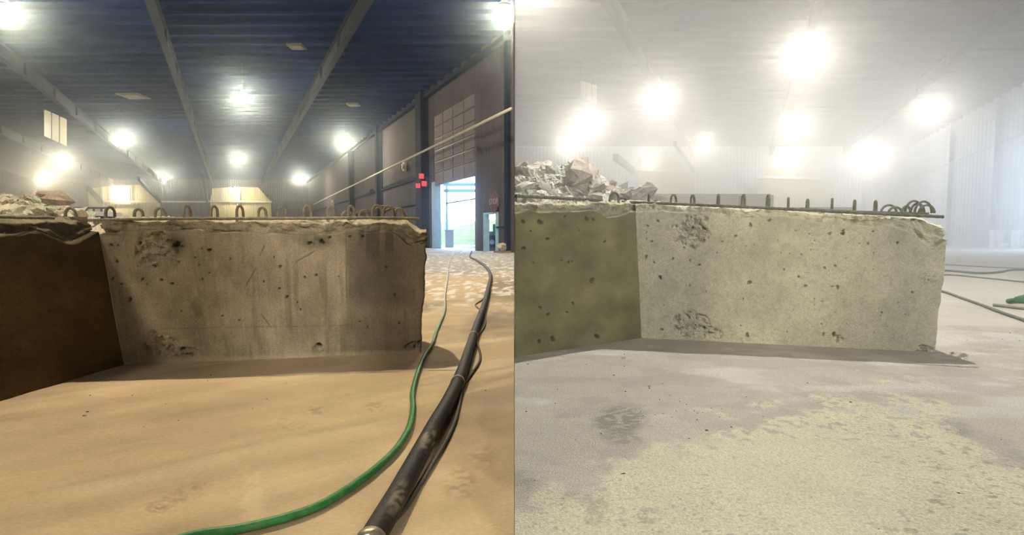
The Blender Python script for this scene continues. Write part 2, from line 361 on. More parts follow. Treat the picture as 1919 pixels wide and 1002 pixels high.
# outside the big door a pale yard
CREAM = np.array((.76, .72, .55)); GREY = np.array((.60, .555, .49))
def right_far_col(X, Y):
    c = np.ones(X.shape + (3,)) * np.array((.66, .62, .55)); return mixc(c, (.50, .46, .42), sstep(.5, .7, fbm(X * .8, Y * .8, 4, 91)) * .4)
def right_mask(px, py, X, Y):
    bx = np.array([900, 1000, 1100, 1180, 1230, 1300, 1400, 1500, 1600, 1700, 1760, 1800, 1860, 1919, 2100]); by = np.array([985, 935, 900, 870, 830, 800, 795, 770, 745, 735, 755, 810, 850, 880, 900])
    n = (fbm(X * 7, Y * 7, 5, 101) - .5) * 170
    return sstep(-26, 26, py + n - np.interp(px, bx, by))
def right_near_col(X, Y):
    px, py = proj(X, Y); c = right_far_col(X, Y) * 0 + GREY
    c = mixc(c, (.78, .75, .70), sstep(.5, .7, fbm(X * 1.4, Y * 5, 4, 111)) * .6 * (1 - sstep(760, 800, py)))
    c = mixc(c, (.47, .43, .385), sstep(.5, .62, fbm(X * 4, Y * 5, 5, 113)) * .45)
    k = right_mask(px, py, X, Y)
    k = np.clip(k * sstep(.34, .44, fbm(X * 26, Y * 26, 4, 121) + .35 * sstep(0, 60, py - 800) * .6), 0, 1)
    c = mixc(c, CREAM, k * .95)
    # bare dark patches
    for cx, cy, rx, ry, s, a in ((1160, 788, 50, 26, .75, -8), (1165, 820, 40, 14, .5, 5), (1120, 945, 20, 40, .35, 12), (1215, 968, 22, 16, .3, 0), (1080, 935, 30, 14, .3, 0), (975, 900, 26, 20, .35, 0), (1790, 800, 34, 18, .3, 20), (1905, 860, 30, 16, .25, 20)):
        c = mixc(c, (.26, .25, .235), blob(px, py, cx, cy, rx, ry, .35, a) * (1 - .8 * sstep(.5, .6, fbm(X * 30, Y * 45, 3, 131 + int(cx)))) * s)
    # short dark scuffs and specks
    sp = sstep(.68, .73, fbm(X * 22 + Y * 6, Y * 40, 3, 141)) * sstep(1500, 1800, px) * sstep(790, 860, py); c = mixc(c, (.36, .34, .27), sp * .65)
    sp = sstep(.80, .86, vnoise(X * 95, Y * 95, 151)) * .5 * (fbm(X * 3, Y * 3, 3, 7) > .45); c = mixc(c, (.36, .34, .25), sp * k)
    sp = sstep(.82, .88, vnoise(X * 70, Y * 70, 155)); c = mixc(c, (.30, .27, .24), sp * .5 * (1 - k) * blob(px, py, 1840, 640, 90, 40, .6))
    return c
def right_bump(X, Y):
    px, py = proj(X, Y); k = right_mask(px, py, X, Y)
    z = (fbm(X * 3, Y * 3, 5, 161) - .5) * .008 + (vnoise(X * 75, Y * 75, 163) - .5) * .0055 * (.25 + .75 * k) + k * .004
    z += (1 - k) * (ridge(X * 6, Y * 10, 4, 165) - .5) * .003
    for cx, cy, rx, ry, w_ in ((1330, 830, 110, 55, .10), (1260, 850, 120, 78, .09), (1160, 960, 90, 60, .07)):
        r = np.sqrt(((px - cx) / rx) ** 2 + ((py - cy) / ry) ** 2); z += .005 * np.exp(-((r - 1) / w_) ** 2) * (py > cy)
    return z
fr, yend2 = floor_mesh('floor', M['floor_r'], .0005, 5.2, right_near_col, right_bump, 1); fr['kind'] = 'structure'
coarse_floor('floor', M['floor_r'], [(0, 5.2, yend2, 75, 80, 300), (5.2, 75, BACK, 75, 120, 160), (0, 5.2, BACK, 1.25, 20, 60)], right_far_col)

# ------------------------------------------------------------------ lamps
def lamp(T, px, py, label, power, colr, lens, zl=11.0, vis=True):
    d = None
    if vis:
        r = ray(px, py); t = (zl - CAMZ) / r[2]; loc = (r[0] * t, r[1] * t, zl)
        root = empty('high_bay_lamp', loc); tag(root, label, 'lamp')
        MB().lathe([(.05, .46), (.12, .44), (.14, .25), (.22, .22), (.38, .06), (.40, 0), (.37, 0), (.34, .05), (.1, .1)], 20).build('housing', M['housing'], root, True)
        MB().lathe([(.33, .02), (.33, -.03), (.26, -.10), (.14, -.14), (.02, -.15)], 20).build('lens', lens, root, True)
        MB().tube([(0, 0, .44), (0, 0, ROOF - .02 - zl)], .012, 6).build('hanger_rod', M['housing'], root)
    else: loc = (px, py, zl); root = None
    L = bpy.data.lights.new('bulb', 'POINT'); L.energy = power; L.color = colr; L.shadow_soft_size = .12 if vis or loc[1] > 0 else 1.2
    o = bpy.data.objects.new('bulb', L); COL.objects.link(o)
    if root: o.parent = root; o.location = (0, 0, -.22)
    else: o.location = loc
LL = [(455, 180, 'bright hanging lamp in the dark bay, nearest one in the middle above the wall'), (232, 257, 'hanging lamp in the dark bay, second in size left of the middle'),
      (645, 262, 'hanging lamp in the dark bay nearest the big open door'), (447, 296, 'hanging lamp in the dark bay straight below the biggest glowing one'),
      (309, 330, 'small hanging lamp in the dark bay between the two roof beams, far row, left'), (563, 332, 'small far hanging lamp in the dark bay, rightmost of the far row'),
      (118, 297, 'hanging lamp in the dark bay below the three pane panel'), (82, 331, 'far hanging lamp above the rubble heap in the dark bay'),
      (220, 355, 'farthest hanging lamp in front of the left cream cladding in the dark bay'), (438, 353, 'farthest hanging lamp in front of the middle cream cladding in the dark bay'),
      (945, 15, 'hanging lamp at the top of the dark bay beside the dividing line'), (8, 12, 'hanging lamp at the top left corner of the picture')]
for px, py, lb in LL: lamp(HL, px, py, lb, LAMP_L, COL_L, M['lens_l'])
LR = [(1510, 92, 'largest hanging lamp glowing high in the hazy bay'), (1237, 178, 'hanging lamp in haze, second largest glow left of the middle'),
      (1743, 197, 'hanging lamp in haze highest on the right side'), (1487, 232, 'hanging lamp in haze directly below the largest glow'),
      (1320, 268, 'hanging lamp in haze right of the tall cream bay wall'), (1630, 288, 'hanging lamp in haze above the right end of the wall, left of the pipe rail'),
      (1105, 222, 'hanging lamp in haze under the faint three pane panel'), (1062, 262, 'hanging lamp in haze just above the big debris heap'),
      (1217, 293, 'small far hanging lamp in haze on the cream bay wall'), (1478, 300, 'small far hanging lamp in haze above the middle cross rail')]
for px, py, lb in LR: lamp(HR, px, py, lb, LAMP_R * (2.2 if px == 1630 else .75), COL_R, M['lens_r'])
for x, y, k in ((-4.0, 8.6, 1.6), (-9, -14, 1.3)): lamp(HL, x, y, None, LAMP_L * k, COL_L, None, vis=False)  # unseen; the rear one is placed as fill for the wall face
for x, y, k in ((4.4, 8.6, 2.3), (7, -14, 2.3), (.7, 20.5, .7), (22, 2, .3)): lamp(HR, x, y, None, LAMP_R * k, COL_R, None, vis=False)  # unseen; rear one fills the wall face, third added for glow at top left

# ------------------------------------------------------------------ concrete walls
def conc_wall(name, A0, B0, A1, B1, thick, tdir, mt, base_col, faceD, faceC, topn, res=.0045, seed=0, ledge=.06, chip=.045, flush=False, rough_end=1.0, drop=0.0):
    """front face from A0-B0 (floor) to A1-B1 (top), broken upper edge, rough top, plain back"""
    A0, B0, A1, B1 = [np.array(q, float) for q in (A0, B0, A1, B1)]
    L = np.linalg.norm(B0 - A0); H = max(A1[2], B1[2]); ns = int(L / res) + 1; nz = int(H / res) + 1
    s = np.linspace(0, 1, ns); t = np.linspace(0, 1, nz); S, Tt = np.meshgrid(s, t)
    Pn = (A0 * (1 - S[..., None]) + B0 * S[..., None]) * (1 - Tt[..., None]) + (A1 * (1 - S[..., None]) + B1 * S[..., None]) * Tt[..., None]
    dr = B0 - A0; n = np.array([dr[1], -dr[0], 0]); n /= np.linalg.norm(n)
    px, py = proj(Pn[..., 0], Pn[..., 1], Pn[..., 2]); sm = S * L; zm = Pn[..., 2]
    top = A1[2] * (1 - S) + B1[2] * S
    # broken upper band
    zc = top - ledge - topn(px, S) - (fbm(sm * 7, sm * 0 + seed, 4, seed) - .5) * .05
    k = sstep(0, .012, zm - zc)
    lay = np.floor((zm - zc + .03 * fbm(sm * 6, zm * 0, 3, seed + 4)) / .028)          # breaks in layers
    D = -k * (chip * (.15 + .8 * ridge(sm * 9, zm * 14, 4, seed + 3) + .9 * vnoise(sm * 11 + lay * 3.7, lay * 5.1, seed + 12)) + .028 * (fbm(sm * 34, zm * 40, 4, seed + 13) - .4))
    d2, cm = faceD(px, py, sm, zm); D = D + d2
    D = D + (fbm(sm * 3, zm * 3, 4, seed + 9) - .5) * .004
    V = Pn + n * D[..., None]
    # soft broken vertical end
    e = (1 - S) * L; ek = np.exp(-e / .012) * .022 * fbm(zm * 9, zm * 0, 4, seed + 5) + (e < res * 1.5) * .006
    V = V - n * ek[..., None] * rough_end
    V[..., 0] -= rough_end * (np.exp(-e / .02) * (fbm(zm * 12, zm * 0 + 3, 5, seed + 6) - .35) * .03 * (dr[0] / L))
    V[..., 2] = np.maximum(V[..., 2], 0)
    Cc = faceC(px, py, sm, zm, cm); Cc = mixc(Cc, base_col * 1.25, k * .55); Cc = mixc(Cc, base_col * .55, k * sstep(.5, .62, fbm(sm * 25, zm * 25, 3, seed + 44)) * .5)
    # ragged rim: the very top row undulates
    rim = (ridge(sm * 8, sm * 0, 5, seed + 21) - .55) * .04; w_ = sstep(.93, 1, Tt); V[..., 2] += rim * w_
    V[..., 2] -= drop * sstep(L - .16, L - .005, sm + .05 * fbm(sm * 20, zm * 20, 3, seed)) * sstep(.80, 1, Tt); top = top - drop * sstep(L - .16, L - .005, sm)
    # top, back
    rows = []; cr = []; nt = 26; td = np.array([tdir[0], tdir[1], 0.])
    edge = V[-1]
    for i in range(1, nt + 1):
        f = i / nt; q = edge + td * thick * f; hz = (ridge(sm[-1] * 9, sm[-1] * 0 + f * 4, 5, seed + 31) - .5) * .07 * min(1, f * 6) + .02 * math.sin(f * math.pi)
        q = q.copy(); q[:, 2] = edge[:, 2] * (1 - min(1, f * 4)) + top[-1] * min(1, f * 4) + hz; rows.append(q); cr.append(np.ones((ns, 3)) * base_col * 1.3 * (.8 + .5 * fbm(sm[-1] * 15, sm[-1] * 0 + f * 6, 3, seed + 8))[:, None])
    q = rows[-1].copy(); q[:, 2] = 0; rows.append(q); cr.append(np.ones((ns, 3)) * base_col)
    V = np.concatenate([V, np.stack(rows)], 0); Cc = np.concatenate([Cc, np.stack(cr)], 0)
    # close the ends with one extra column that collapses to the middle line
    def cap(colm): 
        m_ = colm.copy(); f_ = np.linspace(0, 1, len(colm)); nf = nz
        zz = colm[:, 2].copy(); base = colm[0] + td * thick * .5; m_[:, 0] = base[0]; m_[:, 1] = base[1]; m_[:, 2] = np.clip(zz, 0, None); return m_
    V = np.concatenate([cap(V[:, 0])[:, None], V, cap(V[:, -1])[:, None]], 1); Cc = np.concatenate([Cc[:, :1], Cc, Cc[:, -1:]], 1)
    if flush: V[..., 0] = np.maximum(V[..., 0], SPLIT * V[..., 1] + .003)      # butts against the dividing wall
    return grid_obj(name, V, mt, Cc)
def holes_fn(holes, spalls, seed, depth=.02):
    """holes: (px, py, r_px, darkness)  spalls: (cx, cy, rx, ry)"""
    def f(px, py, sm, zm):
        D = np.zeros_like(px); cm = np.zeros_like(px)  # cm: painted darkening that deepens the shade in holes, pits and voids
        for cx, cy, r, k in holes:
            m_ = (abs(px - cx) < r * 2) & (abs(py - cy) < r * 2)
            if not m_.any(): continue
            x = px[m_] - cx; y = py[m_] - cy; an = np.arctan2(y, x); rr = np.sqrt(x * x + y * y) / (r * (1 + .22 * np.sin(an * 2 + cx) + .12 * np.sin(an * 3 + cy)))
            D[m_] -= depth * min(1.3, r / 4) * (1 - sstep(.5, 1.1, rr)); cm[m_] = np.maximum(cm[m_], k * (1 - sstep(.6, 1.15, rr)))
        for cx, cy, rx, ry in spalls:
            b = blob(px, py, cx, cy, rx, ry, .12) if False else 1 - sstep(.8, 1.05, np.sqrt(((px - cx) / rx) ** 2 + ((py - cy) / ry) ** 2) + (fbm(sm * 14, zm * 14, 4, seed + 50) - .5) * .9)
            pit = sstep(.52, .62, fbm(sm * 34, zm * 40, 3, seed + 81)); cm = np.maximum(cm, b * pit * .38); D -= b * pit * .012
            D -= b * (.004 + .030 * fbm(sm * 30 + zm * 9, zm * 42, 4, seed + 60) * sstep(.3, .8, fbm(sm * 14, zm * 18, 3, seed + 66)) + .010 * (vnoise(sm * 90, zm * 90, seed + 67) - .5))
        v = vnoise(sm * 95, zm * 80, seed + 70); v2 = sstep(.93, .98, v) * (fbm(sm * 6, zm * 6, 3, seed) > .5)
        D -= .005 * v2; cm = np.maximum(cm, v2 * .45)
        return D, cm
    return f

# --- dark bay
z3 = lambda l, k=.75: [(x * .419, 340 + y * .419, r, k) for x, y, r in l]
z4 = lambda l, k=.75: [(400 + x * .419, 340 + y * .419, r, k) for x, y, r in l]
HLf = z3([(497, 283, 3.4), (527, 285, 2), (623, 275, 3.2), (523, 357, 2.8), (688, 378, 2.6), (502, 433, 3.2), (543, 458, 3), (637, 436, 3), (722, 440, 3), (769, 456, 3), (580, 527, 4.6), (815, 748, 4.6), (787, 282, 7), (900, 300, 2), (935, 306, 4), (873, 340, 2), (905, 436, 2), (657, 458, 1.8), (615, 378, 1.8), (810, 578, 1.8), (700, 548, 1.6), (765, 577, 1.6), (935, 408, 2), (890, 372, 1.6)]) \
    + z4([(485, 268, 5), (430, 275, 4), (298, 380, 3), (295, 478, 2.4), (328, 515, 3.4), (225, 447, 2.4), (408, 427, 2.6), (460, 418, 3), (773, 382, 2.4), (812, 507, 2.6), (472, 730, 5), (75, 345, 2.2), (270, 337, 2), (830, 632, 2.4), (655, 625, 2), (690, 650, 1.8), (40, 600, 2), (375, 540, 2), (390, 572, 2), (115, 620, 2), (560, 425, 2), (610, 245, 2.6), (668, 245, 2.6), (520, 250, 3)])
BL = np.array((.45, .385, .27))
def face_cl(px, py, sm, zm, cm):
    c = np.ones(px.shape + (3,)) * BL
    c = c * ((.62 + .76 * fbm(sm * 4, zm * 3, 6, 201)) * (.86 + .28 * fbm(sm * 70, zm * 4, 3, 202)))[..., None]
    stv = fbm(sm * 26, zm * 1.6, 4, 203); c = mixc(c, BL * .52, sstep(.55, .72, stv) * (1 - sstep(.55, .85, zm)) * .55 * sstep(380, 460, px))
    # bluish damp patches with crisp left edge
    bl = np.array((.135, .125, .125))
    n = (fbm(sm * 9, zm * 9, 4, 205) - .5) * 22
    c = mixc(c, bl, sstep(-5, 8, px + n * .3 - 650) * (1 - sstep(725, 815, px + n)) * sstep(430, 470, py + n) * (1 - sstep(556, 584, py + n * .6)) * .62)
    c = mixc(c, (.20, .17, .14), sstep(640, 655, px + n * .2) * (1 - sstep(430, 470, py + n) * .0) * .38)
    for x0, x1, y1 in ((685, 712, 490), (722, 738, 478), (672, 683, 462)):
        c = mixc(c, bl * .8, sstep(x0 - 2, x0 + 3, px + n * .1) * (1 - sstep(x1 - 3, x1 + 2, px + n * .1)) * (1 - sstep(y1 - 20, y1 + 10, py + n)) * .7)
    c = mixc(c, BL * .45, (1 - sstep(0, 2.5, abs(px - 649 - n * .1))) * (1 - sstep(540, 580, py)) * .6)
    # stain round the tie hole, lower dark smear, formwork line
    c = mixc(c, (.07, .06, .05), blob(px, py, 332, 456, 17, 17, .9) * .8); c = mixc(c, (.08, .07, .07), blob(px, py, 592, 452, 22, 11, .8) * .7)
    c = mixc(c, BL * .5, blob(px, py, 368, 580, 22, 7, .8, 62) * .7); c = mixc(c, BL * .5, blob(px, py, 452, 468, 8, 18, .9) * .5)
    c = mixc(c, BL * .55, (1 - sstep(0, 2.2, abs(py - 612 + (px - 500) * .02 + n * .08))) * (px > 300) * (px < 660) * .5)
    for x0, y0, x1, y1 in ((462, 533, 478, 505), (492, 592, 508, 612), (555, 490, 590, 470), (487, 478, 496, 460)):
        t = np.clip(((px - x0) * (x1 - x0) + (py - y0) * (y1 - y0)) / ((x1 - x0) ** 2 + (y1 - y0) ** 2), 0, 1); dd = np.hypot(px - x0 - t * (x1 - x0), py - y0 - t * (y1 - y0)); c = mixc(c, BL * .35, (1 - sstep(.6, 2, dd)) * .7)
    c = mixc(c, BL * 1.45, (1 - sstep(.015, .05, zm)) * .5); c = mixc(c, BL * 1.3, sstep(.60, .70, fbm(sm * 24, zm * 14, 3, 213)) * .3 * (px < 640))
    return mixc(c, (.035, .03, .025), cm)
A0 = G(232, 683); B0 = G(790, 662); ycor = A0[1]; yend_ = B0[1]
A1 = P(182, 414, ycor + .0); B1 = P(802, 420, yend_)
TL = tdirL = (-.30, .95)
topn_l = lambda px, S: .0 + .10 * np.exp(-((px - 775) / 28.0) ** 2) + .03 * np.exp(-((px - 215) / 30.0) ** 2) + .02 * np.exp(-((px - 560) / 40.0) ** 2)
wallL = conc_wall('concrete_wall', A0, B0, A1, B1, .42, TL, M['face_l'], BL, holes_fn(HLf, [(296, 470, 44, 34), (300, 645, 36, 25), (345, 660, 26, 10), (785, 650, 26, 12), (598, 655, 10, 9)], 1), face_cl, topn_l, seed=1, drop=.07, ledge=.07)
tag(wallL, 'dirty brown broken-topped concrete wall with hairpin loops and dark damp stain', 'concrete wall')
# return leg of the same bay, its shade painted into a darker face colour
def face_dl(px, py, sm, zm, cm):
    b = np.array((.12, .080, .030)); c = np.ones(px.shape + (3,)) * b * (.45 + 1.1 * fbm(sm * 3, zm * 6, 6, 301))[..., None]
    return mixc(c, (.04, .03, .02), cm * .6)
R0 = G(0, 752); k = 2.6; D0 = (A0[0] + (R0[0] - A0[0]) * k, A0[1] + (R0[1] - A0[1]) * k, 0)
R1 = (D0[0] - .17, D0[1], .93); RA1 = (A1[0], A0[1], A1[2] * .985)
HLd = [(x * .419, 340 + y * .419, r, .7) for x, y, r in ((277, 373, 2.6), (78, 493, 2.6), (220, 577, 4), (120, 705, 3), (87, 753, 2.6), (348, 660, 2.6), (5, 800, 3))]
topn_d = lambda px, S: .008 + .07 * np.exp(-((px - 135) / 30.0) ** 2)
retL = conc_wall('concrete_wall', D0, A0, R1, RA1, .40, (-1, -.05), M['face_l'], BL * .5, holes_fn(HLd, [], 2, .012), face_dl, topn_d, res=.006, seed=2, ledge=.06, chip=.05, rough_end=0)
tag(retL, 'shadowed dark brown concrete wall coming forward at the left edge of the picture', 'concrete wall')

# --- pale bay
q3 = lambda l, k=.7: [(964 + x * .419, 280 + y * .419, r * .37, k * .9) for x, y, r in l]
q4 = lambda l, k=.7: [(1364 + x * .379, 320 + y * .379, r * .34, k * .9) for x, y, r in l]
HRf = q3([(595, 341, 7), (640, 319, 9), (613, 411, 7), (588, 479, 9), (623, 504, 7), (708, 489, 8), (784, 497, 7), (825, 516, 8), (758, 438, 7), (784, 608, 6), (707, 343, 7), (797, 349, 8), (657, 805, 8), (928, 411, 6), (905, 462, 5), (857, 635, 5), (590, 370, 5), (590, 400, 5), (668, 696, 4)], .6) \
    + q3([(652, 571, 10), (849, 352, 11), (849, 797, 10), (620, 262, 8)], .9) \
    + q4([(112, 268, 11), (205, 245, 10), (37, 322, 9), (403, 312, 6), (503, 311, 10), (838, 355, 8), (278, 488, 7), (384, 568, 9), (478, 480, 8), (530, 470, 7), (105, 552, 12), (543, 575, 11), (517, 572, 7), (912, 600, 8), (843, 652, 6), (760, 700, 7), (428, 632, 6), (465, 645, 5), (95, 812, 13), (472, 806, 8), (305, 408, 5), (263, 405, 5), (363, 412, 6), (90, 372, 5), (247, 342, 5), (428, 345, 5), (335, 295, 5), (585, 433, 5), (650, 360, 5), (693, 360, 7), (720, 405, 5), (877, 708, 5), (63, 765, 5), (463, 757, 6), (722, 800, 5), (293, 795, 5), (75, 632, 5), (130, 365, 4), (360, 270, 4), (410, 390, 5), (755, 715, 5), (993, 540, 7), (718, 487, 5), (572, 648, 4), (427, 662, 5), (530, 700, 4), (790, 770, 4)], .6) \
    + q4([(568, 310, 11), (525, 808, 13), (350, 522, 7), (718, 299, 6), (570, 295, 8)], .92)
BR = np.array((.76, .735, .57))
def face_cr(px, py, sm, zm, cm):
    c = np.ones(px.shape + (3,)) * BR * ((.78 + .44 * fbm(sm * 3, zm * 3, 6, 401)) * (.84 + .32 * vnoise(sm * 140, zm * 140, 402)))[..., None]
    c = mixc(c, (.56, .58, .40), sstep(.5, .7, fbm(sm * 2 + 5, zm * 2, 4, 403)) * .5)
    c = mixc(c, BR * .55, (1 - sstep(0, 2.0, abs(py - 531 - (px - 1450) * .01))) * (px > 1400) * (px < 1500) * .35)
    c = mixc(c, BR * .6, blob(px, py, 1740, 525, 18, 16, .5) * sstep(.5, .58, fbm(sm * 50, zm * 50, 2, 5)) * .7)
    c = mixc(c, BR * 1.12, sstep(.55, .7, fbm(sm * 14, zm * 9, 4, 405)) * .5)
    c = mixc(c, BR * .75, sstep(.6, .7, fbm(sm * 30, zm * 30, 3, 406)) * .5)
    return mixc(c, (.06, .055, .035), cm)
A0r = G(1202, 633); B0r = G(1755, 660); A1r = P(1190, 381, A0r[1]); B1r = P(1782, 415, B0r[1])
topn_r = lambda px, S: .10 * np.exp(-((px - 1748) / 26.0) ** 2) + .035 * sstep(1660, 1700, px) + .012
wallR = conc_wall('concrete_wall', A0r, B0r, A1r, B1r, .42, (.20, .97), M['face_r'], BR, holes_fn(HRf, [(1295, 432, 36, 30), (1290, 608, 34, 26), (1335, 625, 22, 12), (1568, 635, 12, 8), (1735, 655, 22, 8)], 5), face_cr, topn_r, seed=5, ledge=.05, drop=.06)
tag(wallR, 'cleaned pale concrete wall with pits and hairpin loops along the top, in the hazy bay', 'concrete wall')
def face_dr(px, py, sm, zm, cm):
    b = np.array((.25, .235, .125)); c = np.ones(px.shape + (3,)) * b * (.5 + 1.0 * fbm(sm * 4, zm * 7, 6, 501))[..., None]  # darker olive base than the pale wall, mottled by noise
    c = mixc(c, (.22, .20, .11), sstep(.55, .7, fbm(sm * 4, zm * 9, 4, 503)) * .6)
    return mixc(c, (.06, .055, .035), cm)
HRd = [(964 + x * .419, 280 + y * .419, r * .45, .75) for x, y, r in ((115, 325, 12), (38, 322, 9), (323, 310, 9), (353, 312, 7), (148, 400, 8), (405, 411, 6), (225, 300, 5), (42, 440, 8), (243, 503, 6), (347, 585, 11), (263, 688, 7), (115, 706, 7), (150, 737, 7), (110, 857, 9), (172, 848, 12), (370, 836, 11), (235, 727, 5), (258, 500, 4), (290, 360, 4), (72, 365, 5), (85, 505, 4), (210, 495, 4))]
L0 = G(966, 668.5); L0 = (SPLIT * L0[1] + .004, L0[1], 0); L1 = P(966, 384, L0[1]); L1 = (L0[0], L1[1], L1[2])
topn_e = lambda px, S: .015 + .05 * np.exp(-((px - 1150) / 30.0) ** 2)
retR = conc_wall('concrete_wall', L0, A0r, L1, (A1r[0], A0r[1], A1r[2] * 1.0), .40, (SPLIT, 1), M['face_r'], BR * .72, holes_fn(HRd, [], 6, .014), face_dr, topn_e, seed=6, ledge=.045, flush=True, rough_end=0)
tag(retR, 'dark olive concrete wall beside the dividing line, meeting the pale wall at a dark joint', 'concrete wall')

# ------------------------------------------------------------------ reinforcing bars (parts of the walls they are cast in)
def rebar(pts, mt, parent, r=.010, name='rebar'):
    pts = spline(pts, 24); rr = [r * (1.14 if (i % 3) == 0 else .95) for i in range(len(pts))]
    return MB().tube(pts, rr, 8).build(name, mt, parent, True)
def loop(px, ybase, ytop, wpx, d, yaw, mt, parent, r=.0105, lean=0.0):
    """hairpin standing up out of the wall top"""
    b = P(px, ybase, d); t = P(px, ytop, d); h = t[2] - b[2]; w_ = wpx * d / F / max(.35, abs(math.cos(yaw))) / 2 if abs(math.cos(yaw)) > .35 else .032
    cx, sx = math.cos(yaw), math.sin(yaw); pts = []
    for k in range(-2, 15):
        if k < 0: u, z = -w_, -.03 if k == -2 else 0
        elif k <= 12: a = math.pi * (1 - k / 12); u = w_ * math.cos(a); z = h * .45 + h * .55 * math.sin(a)
        else: u, z = w_, 0 if k == 13 else -.03
        pts.append((b[0] + u * cx + lean * z, b[1] + u * sx, b[2] + z))
    MB().tube(pts, r, 8).build('rebar_loop', mt, parent, True)
def ytl(px): return ycor + (yend_ - ycor) * (px - 182) / 620
for px, yb, yt, wp, yaw in ((133, 413, 390, 17, .2), (207, 410, 388, 7, 1.25), (260, 409, 392, 13, .3), (301, 409, 390, 11, .8), (351, 409, 386, 6, 1.35), (402, 409, 386, 6, 1.35), (450, 409, 386, 6, 1.3), (492, 409, 389, 8, 1.0), (528, 409, 388, 12, .5), (576, 408, 385, 9, .9), (620, 409, 387, 11, .6), (658, 408, 386, 8, .9), (707, 409, 385, 16, .5), (728, 409, 386, 18, .1), (748, 410, 390, 15, -.3)):
    loop(px, yb, yt, wp, ytl(px) + .22, yaw, M['rebar_l'], wallL if px > 180 else retL)
def arc(px0, px1, yb, yt, d, mt, parent, r=.0100):
    a = Vector(P(px0, yb, d)); b = Vector(P(px1, yb, d + .12)); h = P(px0, yt, d)[2] - a.z
    pts = [a.lerp(b, (1 - math.cos(math.pi * k / 12)) / 2) + Vector((0, 0, h * math.sin(math.pi * k / 12))) for k in range(13)]
    MB().tube(pts, r, 8).build('rebar_loop', mt, parent, True)
for a_, b_, yt in ((662, 690, 397), (672, 700, 393), (696, 742, 386), (716, 760, 390), (640, 660, 396)): arc(a_, b_, 408, yt, ytl(700) + .25, M['rebar_l'], wallL)
rebar([P(158, 412.5, ycor + .05), P(300, 410, ytl(300) + .04), P(450, 409.5, ytl(450) + .03), P(600, 409, ytl(600) + .02), P(700, 408, ytl(700) + .02), P(786, 409.5, ytl(786) + .0)], M['rebar_l'], wallL, .0105)
rebar([P(560, 409, ytl(560) + .07), P(640, 407.5, ytl(640) + .07), P(770, 409, ytl(770) + .07)], M['rebar_l'], wallL, .008)
rebar([(D0[0] - .05, D0[1], .985), P(-40, 405, 2.75), P(40, 407, 3.1), P(100, 408, 3.3)], M['rebar_l'], retL, .0105)
def ytr(px): return A0r[1] + (B0r[1] - A0r[1]) * (px - 1190) / 592
for px, yb, yt, wp, yaw in ((1151, 381, 361, 17, .2), (1216, 380, 364, 5, 1.4), (1262, 384, 365, 12, .6), (1298, 385, 366, 10, .8), (1346, 386, 365, 5, 1.4), (1393, 387, 365, 4, 1.5), (1439, 389, 366, 6, 1.4), (1477, 392, 371, 7, 1.1), (1513, 394, 374, 9, .9), (1559, 395, 373, 8, 1.0), (1601, 397, 376, 9, .9), (1640, 400, 377, 8, 1.1)):
    loop(px, yb, yt, wp, (ytr(px) + .2) if px > 1190 else 4.6, yaw, M['rebar_r'], wallR if px > 1190 else retR)
for a_, b_, yt in ((1651, 1680, 384), (1665, 1690, 388), (1696, 1728, 376), (1714, 1746, 377), (1722, 1751, 384), (1690, 1706, 386), (1706, 1732, 381)): arc(a_, b_, 399, yt, ytr(1700) + .2 + (a_ % 3) * .04, M['rebar_r'], wallR, .0095)
rebar([P(1165, 378, A0r[1] + .12), P(1300, 383.5, ytr(1300) + .04), P(1400, 388, ytr(1400) + .03), P(1500, 393, ytr(1500) + .02), P(1620, 399, ytr(1620) + .02), P(1768, 406, ytr(1768) + .0)], M['rebar_r'], wallR, .0125)
rebar([P(1500, 391, ytr(1500) + .09), P(1600, 396, ytr(1600) + .07), P(1740, 400, ytr(1740) + .07)], M['rebar_r'], wallR, .009)
rebar([(SPLIT * 3.95 + .012, 3.95, P(966, 367, 3.95)[2]), P(1030, 370, 4.2), P(1080, 372.5, 4.4), P(1128, 375, 4.55)], M['rebar_r'], retR, .014)

# ------------------------------------------------------------------ hoses
def floorline(pts, r, lift=0, n=8):
    out = []
    for p in pts: out.append((*G(p[0], p[1], r + lift)[:2], r + lift + (p[2] if len(p) > 2 else 0)))
    return spline(out, n)
gp = [(300, 1022), (367, 1002), (450, 990), (540, 968), (600, 946), (654, 914), (708, 874), (746, 836), (768, 798), (774, 763), (773, 736), (781, 703), (795, 668), (810, 644), (819, 617), (832, 587), (834, 570), (834, 552), (839, 519), (840, 505), (842, 492), (846, 482), (856, 474), (866, 469.5)]
mb = MB().tube(floorline(gp, .0145, .004), .0145, 14); V_ = np.array([tuple(v) for v in mb.v])
k_ = sstep(2.6, 9, V_[:, 1]) * .95 + .08 * (fbm(V_[:, 0] * 30, V_[:, 1] * 30, 3, 4) > .58); mb.c = [tuple(q) for q in mixc(np.ones((len(V_), 3)) * np.array((.035, .21, .055)), (.50, .52, .44), np.clip(k_, 0, 1) )]
M['green_dusty'] = mat('dusty_green_rubber', (1, 1, 1), .45, True, .15, 25, .2, 150)
o = mb.build('air_hose', M['green_dusty'], None, True, True); tag(o, 'green rubber hose curving across the tan floor round the wall end', 'hose')
bp_ = [(703, 1000), (746, 925), (784, 855), (816, 795), (843, 747), (865, 698), (881, 649), (895, 606), (906, 576), (915, 541), (919, 514), (909, 498), (893, 487), (881, 480), (884, 470)]
bl_pts = floorline([(690, 1028)] + bp_, .038, .004, 14)
root = empty('blast_hose', (0, 0, 0)); tag(root, 'thick black rubber hose with metal coupling and strapped cable on tan floor', 'hose')
mb = MB(); mb.tube(bl_pts, .038, 18); 
V_ = np.array([tuple(v) for v in mb.v]); hpx, hpy = proj(V_[:, 0], V_[:, 1], V_[:, 2])
